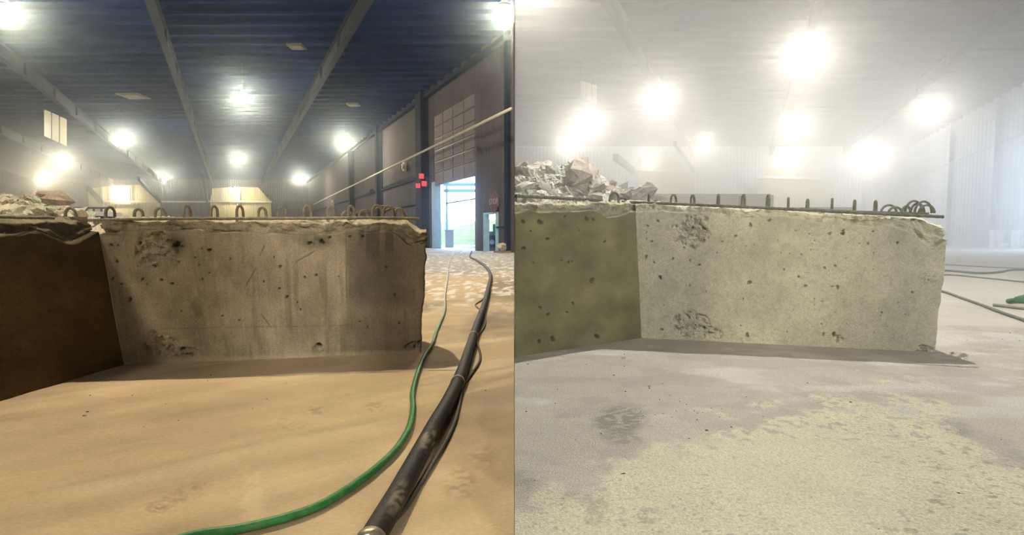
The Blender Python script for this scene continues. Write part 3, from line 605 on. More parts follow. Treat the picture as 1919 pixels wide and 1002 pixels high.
cc = np.ones((len(V_), 3)) * np.array((.022, .021, .020)); nn = fbm(hpx * .35 + hpy * .1, hpy * .22, 3, 5)
kk = blob(hpx, hpy, 806, 823, 15, 22, .3, 25) * sstep(.45, .52, nn) * .8 + blob(hpx, hpy, 745, 933, 11, 34, .4, 22) * sstep(.35, .5, nn) * .75
cc = mixc(cc, (.27, .22, .16), np.clip(kk, 0, 1)); cc = mixc(cc, (.12, .11, .10), sstep(5, 12, V_[:, 1]) * .8); mb.c = [tuple(q) for q in cc]
mb.build('hose_body', M['black_hose'], root, True, True)
g0 = Vector(bl_pts[10]); g1 = Vector(bl_pts[0]); dn = (g1 - g0).normalized()
MB().tube([g0 - dn * .004, g0, g0 + dn * .03, g0 + dn * .031, g0 + dn * .05, g0 + dn * .051, g0 + dn * .12], [.040, .045, .045, .041, .041, .046, .046], 18).build('coupling', M['steel'], root, True)
cb = [(716, 1004), (738, 975), (764, 946), (788, 907), (816, 860), (838, 822), (854, 785), (864, 741), (866, 722), (881, 703), (900, 671), (893, 638), (895, 630), (908, 611), (909, 597), (903, 583), (891, 571), (905, 560), (912, 545), (918, 520)]
o = MB().tube(floorline(cb, .009, .002), .009, 8).build('cable', M['cable'], root, True)
for px, py in ((860, 716), (893, 630), (903, 585)):
    i = min(range(len(bl_pts)), key=lambda j: (proj(*bl_pts[j])[0] - px) ** 2 + (proj(*bl_pts[j])[1] - py) ** 2); q = bl_pts[i]; t = (bl_pts[i + 1] - bl_pts[i - 1]).normalized()
    MB().tube([q - t * .012, q - t * .011, q + t * .011, q + t * .012], [.038, .0425, .0425, .038], 18).build('hose_strap', M['tie'], root, True)
def hose_r(pts, r, mt, label, nm='air_hose'):
    o = MB().tube(floorline(pts, r, .003), r, 12).build(nm, mt, None, True); return tag(o, label, 'hose')
M['grey_hose'] = mat('dusty_green_hose', (.16, .19, .15), .7, var=.2, scale=10)
M['pipe_hose'] = mat('dusty_tan_hose', (.38, .36, .27), .7, var=.2, scale=10)
hose_r([(1740, 540), (1772, 547), (1800, 557), (1840, 571), (1880, 586), (1919, 599), (1990, 622)], .017, M['grey_hose'], 'dusty green grey hose slanting from behind the pale wall end to the right edge')
hose_r([(1740, 506), (1780, 507), (1830, 511), (1868, 510), (1895, 505), (1919, 505), (1990, 507)], .026, M['grey_hose'], 'wavy dusty grey hose lying farther back, middle one of three')
hose_r([(1740, 515), (1785, 515), (1830, 519), (1880, 524), (1919, 528), (1990, 534)], .015, M['grey_hose'], 'thin grey hose lying across the pale floor, nearest of the three far ones')
hose_r([(1740, 494), (1780, 496), (1850, 500), (1919, 503), (1990, 506)], .012, M['grey_hose'], 'thinnest grey line on the pale floor, farthest of the three')
hose_r([(1861, 571), (1885, 573), (1919, 577), (1990, 584)], .022, M['pipe_hose'], 'cut end of a tan hose lying below the green hose end')
hose_r([(1891, 564), (1902, 562), (1912, 563), (1950, 566)], .034, M['green_hose'], 'green hose end lying at the right edge of the pale floor')
o = MB().tube([G(1907, 561, .10), G(1925, 556, .11), G(1960, 556, .10)], .04, 12).build('air_hose', M['green_hose'], None, True); tag(o, 'second loop of green hose lying on the green hose end at the right edge', 'hose')

# ------------------------------------------------------------------ small chips on the floors
def chip_mesh(seed, mt, flat=.55):
    rnd = random.Random(seed); mb = MB(); vs = []; n = 7
    for j, (rr, z) in enumerate(((.75, 0), (1, .35), (.6, .9))):
        for k in range(n): a = 2 * math.pi * k / n + rnd.uniform(-.2, .2); q = rr * rnd.uniform(.7, 1.15); vs.append((q * math.cos(a), q * math.sin(a) * .7, z * flat * rnd.uniform(.8, 1.1) if j else 0))
    vs.append((0, 0, flat * .95)); fs = [tuple(range(n))[::-1]] + [(j * n + k, j * n + (k + 1) % n, (j + 1) * n + (k + 1) % n, (j + 1) * n + k) for j in range(2) for k in range(n)] + [(2 * n + k, 2 * n + (k + 1) % n, 3 * n) for k in range(n)]
    mb.add(vs, fs); me = bpy.data.meshes.new('concrete_chip'); me.from_pydata(mb.v, [], mb.f); me.materials.append(mt); return me
dark_me = [chip_mesh(i, M['chip']) for i in range(6)]; pale_me = [chip_mesh(20 + i, M['chip_pale']) for i in range(5)]
def chip(px, py, r, me, label, group, name='concrete_chip'):
    g = G(px, py); o = bpy.data.objects.new(name, me); COL.objects.link(o); o.location = (g[0], g[1], .001); s = r * g[1] / F; o.scale = (s, s, s); o.rotation_euler = (0, 0, random.uniform(0, 6.28)); tag(o, label, 'stone chip', group)
e7 = lambda x, y: (964 + x * .3612, 640 + y * .3612); e6 = lambda x, y: (1480 + x * .381, 620 + y * .3812)
def region(px, py):
    if px < 1480:
        if py < 735: return 'near the foot of the olive wall'
        if px < 1190: return 'beside or left of the bare dark patch' if py < 850 else 'in the lower left corner of the hazy bay'
        if py < 765: return 'above the loose row of chips right of the bare dark patch'
        return 'in the loose row right of the bare dark patch' if py < 815 else 'in the lower middle of the cream grit'
    if py < 720: return 'between the pale wall foot and the cream grit' if px < 1800 else 'on the grey floor right of the pale wall end'
    if py < 800: return 'along the far edge of the cream grit'
    return 'in the middle right of the cream grit' if py < 890 else 'at the lower right of the cream grit'
for x, y, r in ((515, 176, 3), (577, 260, 3), (700, 242, 3), (753, 302, 2.4), (858, 311, 2.2), (893, 327, 2), (933, 360, 2.2), (888, 358, 2), (950, 372, 2.4), (978, 368, 2), (948, 407, 3), (773, 376, 2.2), (730, 381, 2), (817, 393, 2), (840, 361, 1.8), (1022, 345, 2), (1065, 393, 2.2), (1075, 350, 2), (1125, 444, 3.4), (1203, 288, 2.2), (907, 504, 2.6), (743, 548, 2), (212, 321, 2.4), (62, 365, 2.8), (107, 722, 2.4), (70, 118, 2.4), (252, 80, 2), (373, 120, 2), (570, 66, 2.4), (570, 128, 2.2), (1440, 434, 3), (1235, 576, 2), (1040, 626, 2.6), (933, 737, 2), (1207, 799, 2.2), (1268, 877, 2.4), (1050, 930, 2), (1315, 850, 2), (498, 884, 2), (780, 908, 2.4), (526, 738, 2.2), (548, 738, 2), (450, 478, 3), (667, 385, 2.2), (655, 360, 2), (780, 705, 1.6), (1290, 390, 2), (223, 248, 2.4), (318, 508, 2), (805, 280, 2)):
    PQ = e7(x, y); chip(*PQ, r * .8, random.choice(dark_me), 'tiny dark concrete chip ' + region(*PQ), 'dark chips ' + region(*PQ))
for x, y, r in ((88, 257, 2.4), (284, 280, 2), (336, 256, 1.8), (280, 413, 2.4), (124, 443, 2), (349, 598, 3.4), (397, 648, 2.6), (637, 612, 3), (702, 690, 2), (518, 816, 3.6), (637, 802, 3.2), (686, 810, 2.2), (862, 750, 2), (1018, 909, 2.4), (438, 976, 3.4), (485, 886, 2.2), (920, 620, 1.8), (1041, 535, 2), (838, 488, 2), (590, 530, 2.2), (605, 541, 2), (578, 698, 2), (150, 594, 1.8), (92, 707, 1.6), (10, 463, 2.4), (79, 965, 1.8), (628, 925, 1.8), (733, 955, 1.6), (868, 958, 1.6), (357, 958, 1.8), (1130, 48, 2), (1046, 41, 2), (1085, 10, 2)):
    PQ = e6(x, y); chip(*PQ, r * .8, random.choice(dark_me), 'tiny dark concrete chip ' + region(*PQ), 'dark chips ' + region(*PQ))
chip(1168, 891, 8, dark_me[0], 'largest dark stone lying alone on the gritty pale floor, lower left of the hazy bay', None, 'concrete_chunk')
chip(1324, 807, 4.2, dark_me[2], 'dark stone on the edge of the cream grit, right of the bare dark patch', None, 'concrete_chunk')
chip(1594, 755, 5, dark_me[4], 'flat dark sliver on the pale floor below the tie hole near the wall foot', None, 'concrete_chunk')
chip(1796, 925, 4.2, dark_me[3], 'dark curved splinter on the cream grit, lower right of the picture', None, 'concrete_chunk')
chip(1168, 671, 6, pale_me[1], 'pale flat chunk on the floor in front of the dark wall joint', None, 'concrete_chunk')
for px, py, r in ((158, 779, 5), (1242, 719, 3), (1217, 724, 4)):
    chip(px, py, r, pale_me[0], {158: 'pale stone flake on the tan floor in front of the shadowed wall', 1242: 'small pale flake on the pale floor, upper left of the loose dark chips', 1217: 'wider pale flake on the pale floor left of the loose dark chips'}[px], None)
for px, py, r in ((169, 741, 2), (248, 741, 1.8), (310, 757, 1.6), (335, 788, 1.8), (389, 714, 1.6), (500, 748, 2), (395, 703, 2), (910, 732, 2.6), (164, 772, 3), (474, 766, 1.8), (270, 800, 1.4), (735, 683, 1.6)):
    chip(px, py, r, random.choice(dark_me), 'tiny dark chip on the tan dusty floor of the dark bay', 'dark chips on the tan floor')
for px, py, r in ((537, 717, 1.8), (501, 747, 1.6), (504, 867, 1.4), (91, 743, 1.8), (634, 910, 1.6), (520, 697, 1.6), (396, 700, 1.8), (360, 715, 1.5)):
    chip(px, py, r, random.choice(pale_me), 'tiny pale chip on the tan dusty floor of the dark bay', 'pale chips on the tan floor')

# ------------------------------------------------------------------ debris heaps behind the walls
def lump(mb, c, s, rnd, col, crump=.5, sub=6):
    """one torn, folded piece"""
    vs = []; ph = [rnd.uniform(0, 6.28) for _ in range(6)]; sx, sy, sz = (s * rnd.uniform(.6, 1.5), s * rnd.uniform(.5, 1.1), s * rnd.uniform(.3, .9)); ya = rnd.uniform(0, 6.28); ti = rnd.uniform(-.7, .7)
    for i in range(sub + 1):
        th = math.pi * i / sub
        for k in range(8):
            a = 2 * math.pi * k / 8; r = 1 + crump * (.5 * math.sin(3 * a + ph[0] + 2 * th) + .5 * math.sin(2 * a + ph[1]) * math.cos(3 * th + ph[2])) * math.sin(th) + rnd.uniform(-.22, .22)
            x = r * math.sin(th) * math.cos(a) * sx; y = r * math.sin(th) * math.sin(a) * sy; z = r * math.cos(th) * sz
            x, z = x * math.cos(ti) - z * math.sin(ti), x * math.sin(ti) + z * math.cos(ti); x, y = x * math.cos(ya) - y * math.sin(ya), x * math.sin(ya) + y * math.cos(ya)
            vs.append((c[0] + x, c[1] + y, c[2] + z))
    mb.add(vs, [(i * 8 + k, i * 8 + (k + 1) % 8, (i + 1) * 8 + (k + 1) % 8, (i + 1) * 8 + k) for i in range(sub) for k in range(8)], col)
def heap(prof, d, depth, n, smin, smax, cols, seed, name, label, cat='debris'):
    """prof: outline (px, py) of the heap's crest at distance d; falls away to the floor in front and behind"""
    rnd = random.Random(seed); mb = MB(); pts = [P(px, py, d) for px, py in prof]; xs = [p[0] for p in pts]; zs = [p[2] for p in pts]
    nx, ny = 50, 16; vs = []
    X, Y = np.meshgrid(np.linspace(xs[0], xs[-1], nx), np.linspace(-1, 1, ny)); Hh = np.interp(X, xs, zs)
    Z = np.maximum(0, Hh * (1 - abs(Y) ** 1.3) * (.86 + .1 * fbm(X * 2, Y * 3, 3, seed))); 
    vs = [(float(a), d + float(b) * depth, float(c)) for a, b, c in zip(X.ravel(), Y.ravel(), Z.ravel())]
    mb.add(vs, [(j * nx + i, j * nx + i + 1, (j + 1) * nx + i + 1, (j + 1) * nx + i) for j in range(ny - 1) for i in range(nx - 1)], cols[0])
    for _ in range(n):
        x = rnd.uniform(xs[0], xs[-1]); y = -abs(rnd.gauss(0, .35)) if rnd.random() < .8 else rnd.uniform(0, .5); y = max(-.95, y)
        z = float(np.interp(x, xs, zs)) * (1 - abs(y) ** 1.3) * .93; s = rnd.uniform(smin, smax); lump(mb, (x, d + y * depth, max(s * .3, z)), s, rnd, rnd.choice(cols))
    if d < 20 and xs[0] > 0: mb.v = [(max(v[0], SPLIT * v[1] + .01), v[1], v[2]) for v in mb.v]
    o = mb.build(name, M['debris'], None, False, True); tag(o, label, cat, None, 'stuff'); return o
cl = [(.52, .46, .36), (.70, .66, .54), (.75, .72, .60), (.55, .62, .50), (.52, .44, .35), (.35, .28, .20), (.68, .66, .58)]
heap([(-260, 395), (-120, 364), (-40, 358), (0, 361), (25, 358), (45, 366), (62, 358), (80, 357), (105, 362), (125, 384), (150, 402), (165, 416)], 13.5, 3.0, 420, .07, .26, cl, 3, 'debris_heap', 'heap of pale crumpled demolition debris behind the wall in the dark bay')
cr_ = [(.74, .70, .60), (.78, .75, .66), (.85, .83, .76), (.66, .70, .62), (.70, .60, .52), (.48, .43, .36), (.42, .40, .38)]
heap([(970, 303), (1000, 300), (1025, 306), (1045, 312), (1062, 303), (1085, 302), (1105, 306), (1122, 330), (1145, 350), (1165, 368), (1190, 380)], 12.5, 2.6, 520, .07, .26, cr_, 4, 'debris_heap', 'big heap of pale crumpled debris in haze beside the dividing line')
heap([(1152, 372), (1160, 354), (1175, 346), (1190, 356), (1205, 351), (1225, 356), (1235, 378), (1300, 388)], 10.5, 1.6, 90, .08, .24, [(.30, .28, .26), (.36, .34, .32), (.45, .42, .38)], 5, 'debris_heap', 'low dark grey heap of rubble right of the big pale debris heap')
heap([(1225, 378), (1240, 366), (1262, 372), (1290, 382), (1330, 372), (1350, 384), (1420, 384), (1520, 378), (1535, 385)], 9.0, 1.0, 70, .04, .12, cr_, 6, 'debris_heap', 'scattered low white scraps seen between the hairpin loops of the pale wall')
heap([(165, 412), (185, 402), (200, 404), (220, 406), (330, 404), (345, 403), (430, 405), (520, 408)], 8.5, 1.0, 60, .04, .10, cl, 8, 'debris_heap', 'scattered pale scraps seen between the hairpin loops of the dirty wall')
def chunk(px, py, d, s, col, label, sc=(1, 1, 1), seed=1, drop=.07, ledge=.07):
    rnd = random.Random(seed); mb = MB(); lump(mb, (0, 0, 0), s, rnd, col, .25, 5); o = mb.build('concrete_chunk', M['debris'], None, False, True); o.location = P(px, py, d); o.scale = sc; tag(o, label, 'debris chunk'); return o
chunk(104, 370, 12.6, .26, (.46, .38, .30), 'tan angular block on top of the debris heap in the dark bay', (1.2, 1, 1), 2)
chunk(1085, 322, 11.6, .42, (.58, .51, .43), 'tan angular block at the right end of the big debris heap in haze', (1.1, 1, .9), 5)
chunk(1205, 364, 9.6, .26, (.30, .28, .27), 'dark grey slab leaning on the low rubble heap in haze', (1.1, .6, .9), 9)
# machine with pale top seen over the heaps
def machine(px0, px1, py0, py1, d, label):
    a = P(px0, py1, d); b = P(px1, py0, d); root = empty('loader', ((a[0] + b[0]) / 2, d, 0)); tag(root, label, 'machine'); w_ = (b[0] - a[0]); h = b[2]
    MB().box(-w_ * .7, w_ * .7, -1, 1.2, .5, h * .62).prism([(-w_ * .5, -1.6), (w_ * .5, -1.6), (w_ * .6, -1), (-w_ * .6, -1)], .6, h * .5).build('body', M['low_wall'], root)
    MB().prism([(-w_ * .45, -.5), (w_ * .45, -.5), (w_ * .4, .9), (-w_ * .4, .9)], h * .62, h * .9).build('cab', M['clad_dark'], root)
    MB().box(-w_ * .55, w_ * .55, -.7, 1.0, h * .9, h).build('roof', M['roll'], root)
    for x in (-w_ * .7, w_ * .7):
        for y in (-.8, .9): MB().lathe([(.2, -.15), (.48, -.15), (.5, -.1), (.5, .1), (.48, .15), (.2, .15)], 18, (x, y, .5), 'x').build('wheel', M['tyre'], root)
machine(1170, 1188, 343, 368, 20, 'small machine with pale flat top showing above the dark grey rubble in haze')
machine(183, 200, 397, 410, 26, 'small machine with pale top behind the dirty wall, right of the debris heap')
# low grey wall behind the pale wall, fence behind the dirty wall
def low_wall(px0, px1, py, d, th, label, mt='low_wall'):
    a = P(px0, py, d); b = P(px1, py, d); o = MB().box(a[0], b[0], d, d + th, 0, a[2]).build('low_wall', M[mt]); tag(o, label, 'wall'); return o
low_wall(1228, 1445, 363, 17, .5, 'long low grey wall in haze behind the loops of the pale wall')
low_wall(1396, 1450, 365.5, 16.0, .4, 'darker grey block standing before the right end of the low grey wall')
low_wall(1445, 1600, 388, 24, .5, 'very low pale kerb wall far behind the loops in the haze')
fr_ = MB(); z_ = P(150, 388, 30)[2]
for px in range(120, 200, 14): q = P(px, 388, 30); fr_.box(q[0] - .04, q[0] + .04, 29.96, 30.04, 0, z_)
q0 = P(110, 388, 30)[0]; q1 = P(200, 388, 30)[0]; fr_.box(q0, q1, 29.96, 30.04, z_ - .1, z_).box(q0, q1, 30.04, 30.07, 0, z_ * .75)
o = fr_.build('railing', M['clad']); tag(o, 'low grey railing with posts beyond the debris heap in the dark bay', 'railing')

# ------------------------------------------------------------------ far ends of the bays: cream sheets painting lamplit end wall, frames and rails
def far_bay(T, d, quad, mt, label, posts, rail_y, rail_x, name='cladding_panel'):
    """quad: outline (px, py) of a cream sheet standing at distance d"""
    root = empty(name, P(quad[0][0], 445, d)); tag(root, label, 'wall panel'); root.location.z = 0; ox, oy = root.location.x, d
    xs = [p[0] for p in quad]; top = [(p[0], p[1]) for p in quad]; mb = MB(); n = int((xs[-1] - xs[0]) / 3); vs = []
    X = np.linspace(xs[0], xs[-1], n * 4 + 1)
    for i, px in enumerate(X):
        py = np.interp(px, xs, [p[1] for p in quad]); q = P(px, py, d); off = -.12 if i % 4 in (1, 2) else 0; vs += [(q[0] - ox, off, 0), (q[0] - ox, off, q[2])]
    mb.add(vs, [(2 * i, 2 * i + 2, 2 * i + 3, 2 * i + 1) for i in range(len(X) - 1)]); mb.build('cladding', M[mt], root)
    for px, y0, y1 in posts: a = P(px, y0, d - .6); b = P(px, y1, d - .6); MB().bar((a[0] - ox, -.6, a[2]), (b[0] - ox, -.6, b[2]), .28).build('post', M['pipe'], root)
    a = P(rail_x[0], rail_y[0], d - .8); b = P(rail_x[1], rail_y[1], d - .8); MB().bar((a[0] - ox, -.8, a[2]), (b[0] - ox, -.8, b[2]), .30).build('rail', M['pipe'], root)
far_bay(HL, 111.2, [(165, 354), (190, 350), (230, 347), (262, 346), (300, 380)], 'clad_lit', 'lit cream corrugated end wall behind the leftmost loops of the dark bay', ((208, 378, 350), (243, 378, 350), (193, 440, 352)), (377, 378), (190, 385))
far_bay(HL, 111.0, [(394, 378), (398, 353), (440, 350), (484, 351), (508, 378)], 'clad_lit', 'lit cream corrugated end wall behind the middle loops of the dark bay', ((416, 378, 352), (449, 378, 352)), (377, 378), (388, 510))
far_bay(HR, 71.2, [(1185, 318), (1200, 292), (1235, 290), (1270, 300), (1300, 330)], 'clad_lit', 'tall lit cream corrugated end wall in haze with cross rail, left one', ((1201, 318, 292), (1242, 320, 292), (1190, 440, 318)), (317, 322), (1180, 1300))
far_bay(HR, 71.0, [(1420, 340), (1440, 318), (1480, 310), (1520, 322), (1562, 345)], 'clad_lit', 'lit cream corrugated end wall in haze with cross rail, right one', ((1488, 334, 305), (1558, 440, 345)), (331, 335), (1420, 1560))
def brace(T, px0, py0, px1, py1, d0, d1, label, w=.3):
    o = MB().bar(P(px0, py0, d0), P(px1, py1, d1), w, w * 1.3).build('haunch_beam', M['beam']); tag(o, label, 'beam')
brace(HL, 165, 352, 190, 378, 90, 104, 'short pale slanting beam at the left cream end wall of the dark bay', .55)
brace(HL, 260, 334, 300, 378, 75, 104, 'pale slanting beam between the two cream end walls of the dark bay', .35)
brace(HL, 380, 322, 388, 378, 90, 106, 'pale leaning frame leg left of the middle cream end wall', .45)
brace(HR, 1153, 294, 1187, 320, 52, 66, 'short pale slanting beam at the tall cream end wall in haze', .5)
brace(HR, 1265, 268, 1300, 320, 50, 68, 'faint slanting beam right of the tall cream end wall in haze', .3)

# hanging three-pane translucent panels
def panes(p, d0, d1, label):
    root = empty('translucent_panel', P(p[0][0], p[0][1], d0)); tag(root, label, 'panel'); ox, oy, oz = root.location
    (x0, t0, b0), (x1, t1, b1) = p
    for k in range(3):
        f0, f1 = k / 3 + .02, (k + 1) / 3 - .02; vs = []
        for f in (f0, f1):
            d = d0 + (d1 - d0) * f; px = x0 + (x1 - x0) * f; a = P(px, t0 + (t1 - t0) * f, d); b = P(px, b0 + (b1 - b0) * f, d)
            vs += [a, b, (a[0] - .06, a[1], a[2]), (b[0] - .06, b[1], b[2])]
        vs = [(v[0] - ox, v[1] - oy, v[2] - oz) for v in vs]
        if k != 1: MB().bar((vs[0][0], vs[0][1], vs[0][2] - .1), (vs[0][0], vs[0][1], ROOF - oz - .01), .04).build('hanger_rod', M['beam'], root)
        MB().add(vs, [(0, 1, 5, 4), (2, 6, 7, 3), (0, 2, 3, 1), (4, 5, 7, 6), (0, 4, 6, 2), (1, 3, 7, 5)]).build('pane', M['sheet'], root)
panes(((82, 204, 254), (126, 224, 274)), 44, 50, 'three tall pale panes hanging high on the left of the dark bay')
panes(((1088, 150, 178), (1119, 160, 195)), 36, 40, 'faint three pane panel high on the left of the hazy bay')
for px, py, w_, lb in ((556, 87, 1.0, 'square white ceiling vent between the roof beams, nearest'), (662, 196, 1.1, 'white ceiling vent above the lamp near the big door'), (250, 180, 1.9, 'faint wide ceiling vent on the left of the dark bay')):
    r = ray(px, py); t = (ROOF - .32 - CAMZ) / r[2]; mb = MB(); mb.box(-w_ / 2, w_ / 2, -w_ * .45, w_ * .45, -.05, .05); mb.box(-w_ * .4, w_ * .4, -w_ * .36, w_ * .36, -.09, -.05)
    o = mb.build('ceiling_vent', M['vent']); o.location = (r[0] * t, r[1] * t, ROOF - .32); tag(o, lb, 'vent')

# ------------------------------------------------------------------ right wall of the dark bay
WU = U1L
def wcol(d, w_, label, mt='clad_dark', dep=.7):
    mb = MB(); mb.box(WU - dep, WU - dep + .05, d - w_ / 2, d + w_ / 2, 0, ROOF - .3, HL).box(WU - dep, WU - .02, d - .03, d + .03, 0, ROOF - .3, HL).box(WU - .07, WU - .02, d - w_ / 2, d + w_ / 2, 0, ROOF - .3, HL)
    o = mb.build('steel_column', M[mt]); tag(o, label, 'column')
wcol(44.6, 1.3, 'wide dark steel column left of the big open door'); wcol(57.5, .6, 'dark steel wall column, second left of the big door'); wcol(70.5, .8, 'dark steel wall column, third left of the big door'); wcol(31.35, .3, 'dark steel column at the dividing line right of the small doorway', dep=.25)
gi = MB()
for z, dd in ((6.2, .22), (3.9, .1), (2.0, .08)): gi.box(WU - .16, WU - .03, DOOR1 + 2.5, DL - 1, z - dd / 2, z + dd / 2, HL)
gi.box(WU - .14, WU - .03, 31.2, PD0 - .1, 1.5, 1.6, HL); gi.box(WU - .5, WU - .1, 31.1, DL - 1, ROOF - .9, ROOF - .6, HL)
struct('trim_3', gi, M['clad_dark'])
gi2 = MB(); gi2.box(WU - .10, WU - .03, 31.2, DOOR0 - .2, 4.8, 8, HL); 
# pipe rail: from the top right to the far end
a = P(968, 205, 28.5); b = P(590, 383, 96)
pr_ = MB().tube([HL(15.6, 28.6, 7.97), HL(15.6, 60, 7.55), HL(15.6, 96, 7.1)], .09, 8).build('pipe_rail', M['pipe'], None, True); tag(pr_, 'long pale pipe running along the right wall of the dark bay', 'pipe')
# big sectional door, partly raised
root = empty('door_1'); root['kind'] = 'structure'
fm = MB(); fm.box(WU - .16, WU + .1, DOOR0, DOOR1, DOORZ, 10.7, HL); fm.build('door_backing', M['door_dark'], root)
pn = MB(); rows, cols_ = 6, 4
for i in range(rows):
    for j in range(cols_):
        z0 = DOORZ + (10.7 - DOORZ) * i / rows; z1 = DOORZ + (10.7 - DOORZ) * (i + 1) / rows; d0 = DOOR0 + (DOOR1 - DOOR0) * j / cols_; d1 = DOOR0 + (DOOR1 - DOOR0) * (j + 1) / cols_
        pn.box(WU - .22, WU - .16, d0 + .10, d1 - .10, z0 + .07, z1 - .07, HL)
        if i in (1, 2, 3): pn.box(WU - .25, WU - .22, d0 + .3, d1 - .3, z0 + .25, z1 - .25, HL)
pn.build('door_panels', M['door'], root)
jm = MB(); jm.box(WU - .28, WU + .3, DOOR1, DOOR1 + .45, 0, DOORZ + .3, HL); jm.build('door_jamb', M['blue_frame'], root)
jm = MB(); jm.box(WU - .28, WU + .3, DOOR0 - .3, DOOR0, 0, 10.9, HL); jm.build('door_jamb', M['clad'], root)
root = empty('door_2'); root['kind'] = 'structure'
jm = MB(); jm.box(WU - .12, WU + .2, PD0 - .10, PD0, 0, PDZ, HL).box(WU - .12, WU + .2, PD1, PD1 + .18, 0, PDZ, HL).box(WU - .12, WU + .2, PD0 - .1, PD1 + .18, PDZ, PDZ + .12, HL); jm.build('door_frame', M['blue_frame'], root)
# red signs, sign plate, small box, camera lamp
for px, py, d, lb in ((790, 330, 43.5, 'upper of three small red lights beside the wide dark column'), (784, 348, 44.2, 'lower left of three small red lights beside the wide dark column'), (795, 344, 42.9, 'lower right of three small red lights beside the wide dark column')):
    q = P(px, py, d); root = empty('signal_light', q); tag(root, lb, 'light')
    MB().box(-.22, .22, -.02, .20, -.24, .24).build('case', M['door_dark'], root); MB().bar((0, .1, 0), (.95, .1, 0), .06).build('bracket', M['door_dark'], root); MB().box(-.20, .20, -.06, -.02, -.20, .20).build('lens', M['red'], root)
def wallpt(px, py, off=.12):
    r = ray(px, py); t = (WU - off) / (r[0] - KL * r[1]); return (r[0] * t, r[1] * t, CAMZ + r[2] * t)
q = wallpt(926, 378, .2); mb = MB(); n8 = [(.72 * math.cos(math.pi / 8 + k * math.pi / 4), .72 * math.sin(math.pi / 8 + k * math.pi / 4)) for k in range(8)]
root = empty('stop_sign', q, math.atan2(1, KL)); tag(root, 'faded eight sided stop sign on the wall above the small doorway', 'sign')
mb.add([(x, 0, z) for x, z in n8] + [(x, .04, z) for x, z in n8], [tuple(range(8)), tuple(range(8, 16))[::-1]] + [(i, i + 8, (i + 1) % 8 + 8, (i + 1) % 8) for i in range(8)]); mb.build('plate', M['sign_back'], root)
tx = bpy.data.curves.new('lettering', 'FONT'); tx.body = 'STOP'; tx.size = .52; tx.align_x = 'CENTER'; tx.align_y = 'CENTER'; tx.extrude = .006
to = bpy.data.objects.new('lettering', tx); COL.objects.link(to); to.data.materials.append(M['sign_letter']); to.parent = root
to.location = (0, .05, 0); to.rotation_euler = (math.pi / 2, 0, math.pi); bpy.context.view_layer.update()
me = bpy.data.meshes.new_from_object(to.evaluated_get(bpy.context.evaluated_depsgraph_get())); me.name = 'lettering'; t2 = bpy.data.objects.new('lettering', me); COL.objects.link(t2); t2.parent = root
t2.location = to.location; t2.rotation_euler = to.rotation_euler; bpy.data.objects.remove(to); t2.name = 'lettering'
for px, py, sx, sz, lb, nm in ((758, 312, .5, .8, 'small pale box high on the corrugated wall above the red lights', 'junction_box'), (697, 358, .5, .5, 'small dark floodlight on the wall column', 'floodlight'), (624, 383, .8, 1.4, 'white notice on the far right wall', 'notice_board')):
    q = wallpt(px, py, .3); o = MB().box(-sx / 2, sx / 2, -.12, .12, -sz / 2, sz / 2).box(-sx * .3, sx * .3, .12, .25, -sz * .3, sz * .3).build(nm, M['clad_dark'] if nm == 'floodlight' else M['pipe']); o.location = q; o.rotation_euler = (0, 0, math.atan2(1, KL)); tag(o, lb, {'junction_box': 'box', 'floodlight': 'light', 'notice_board': 'notice'}[nm])
# timbers and sack at the foot of the wall by the small doorway
for k, (px0, px1, py, d, mt, lb) in enumerate(((917, 959, 469, 31.0, 'wood_dark', 'dark beam lying on the floor right of the small doorway'), (925, 959, 472.5, 29.3, 'timber', 'pale plank lying in front of the dark beam by the small doorway'))):
    a = G(px0, py + 1); b = G(px1, py + 1); o = MB().box(a[0], b[0] - .05, a[1], a[1] + .3, 0, .22 if k == 0 else .12).build('timber_beam', M[mt]); tag(o, lb, 'timber')
o = chunk(951, 462, 31.3, .34, (.62, .56, .46), 'pale crumpled sack lying on the dark beam by the small doorway', (1.1, .8, .9), 12); o.name = 'sack'; o['category'] = 'sack'; o.location.x = min(o.location.x, -.6)

# ------------------------------------------------------------------ outside the doors
yd = MB(); yd.add([HL(WU + .05, 31.1, -.02), (SPLIT * 31.1 - .02, 31.1, -.02), (SPLIT * 140, 140, -.02), HL(WU, 140, -.02)], [(0, 1, 2, 3)]); struct('ground', yd, M['yard'])
ys = np.linspace(60, 110, 30); ss = np.linspace(0, 1, 60); S, Y = np.meshgrid(ss, ys); X = (WU + 1 + KL * Y) * (1 - S) + (-.5) * S
Z = sstep(60, 86, Y) * (2.2 + 1.8 * S) * (.85 + .3 * fbm(X * .25, Y * .25, 4, 9)) - .05
ho = grid_obj('hillside', np.stack([X, Y, Z], -1), M['grass']); tag(ho, 'sunlit green hillside seen through the big open door', 'hill')
cn = empty('canopy', (0, 0, 0)); tag(cn, 'pale blue steel canopy frame outside the big open door', 'canopy')
for z, y0 in ((5.9, 50), (5.3, 50)): a = P(828, 0, y0)[0]; b = P(905, 0, y0)[0]; MB().box(a, b, y0, y0 + .3, z, z + .28).build('beam', M['blue_frame'], cn)
MB().bar(P(836, 381, 50), P(905, 370, 48), .12).build('cross_bar', M['clad_dark'], cn); a = P(837, 381, 50); MB().box(a[0] - .1, a[0] + .1, 50, 50.2, 0, 5.9).build('post', M['blue_frame'], cn); a = P(903, 381, 50); MB().box(a[0] - .1, a[0] + .1, 50, 50.2, 0, 5.9).build('post', M['blue_frame'], cn)
a = P(842, 440, 47); o = MB().box(a[0] - .35, a[0] + .35, 46.8, 47.4, 0, 1.5).box(a[0] - .4, a[0] + .4, 46.7, 47.5, 1.5, 1.6).build('utility_box', M['low_wall']); tag(o, 'grey box standing outside the big open door', 'box')
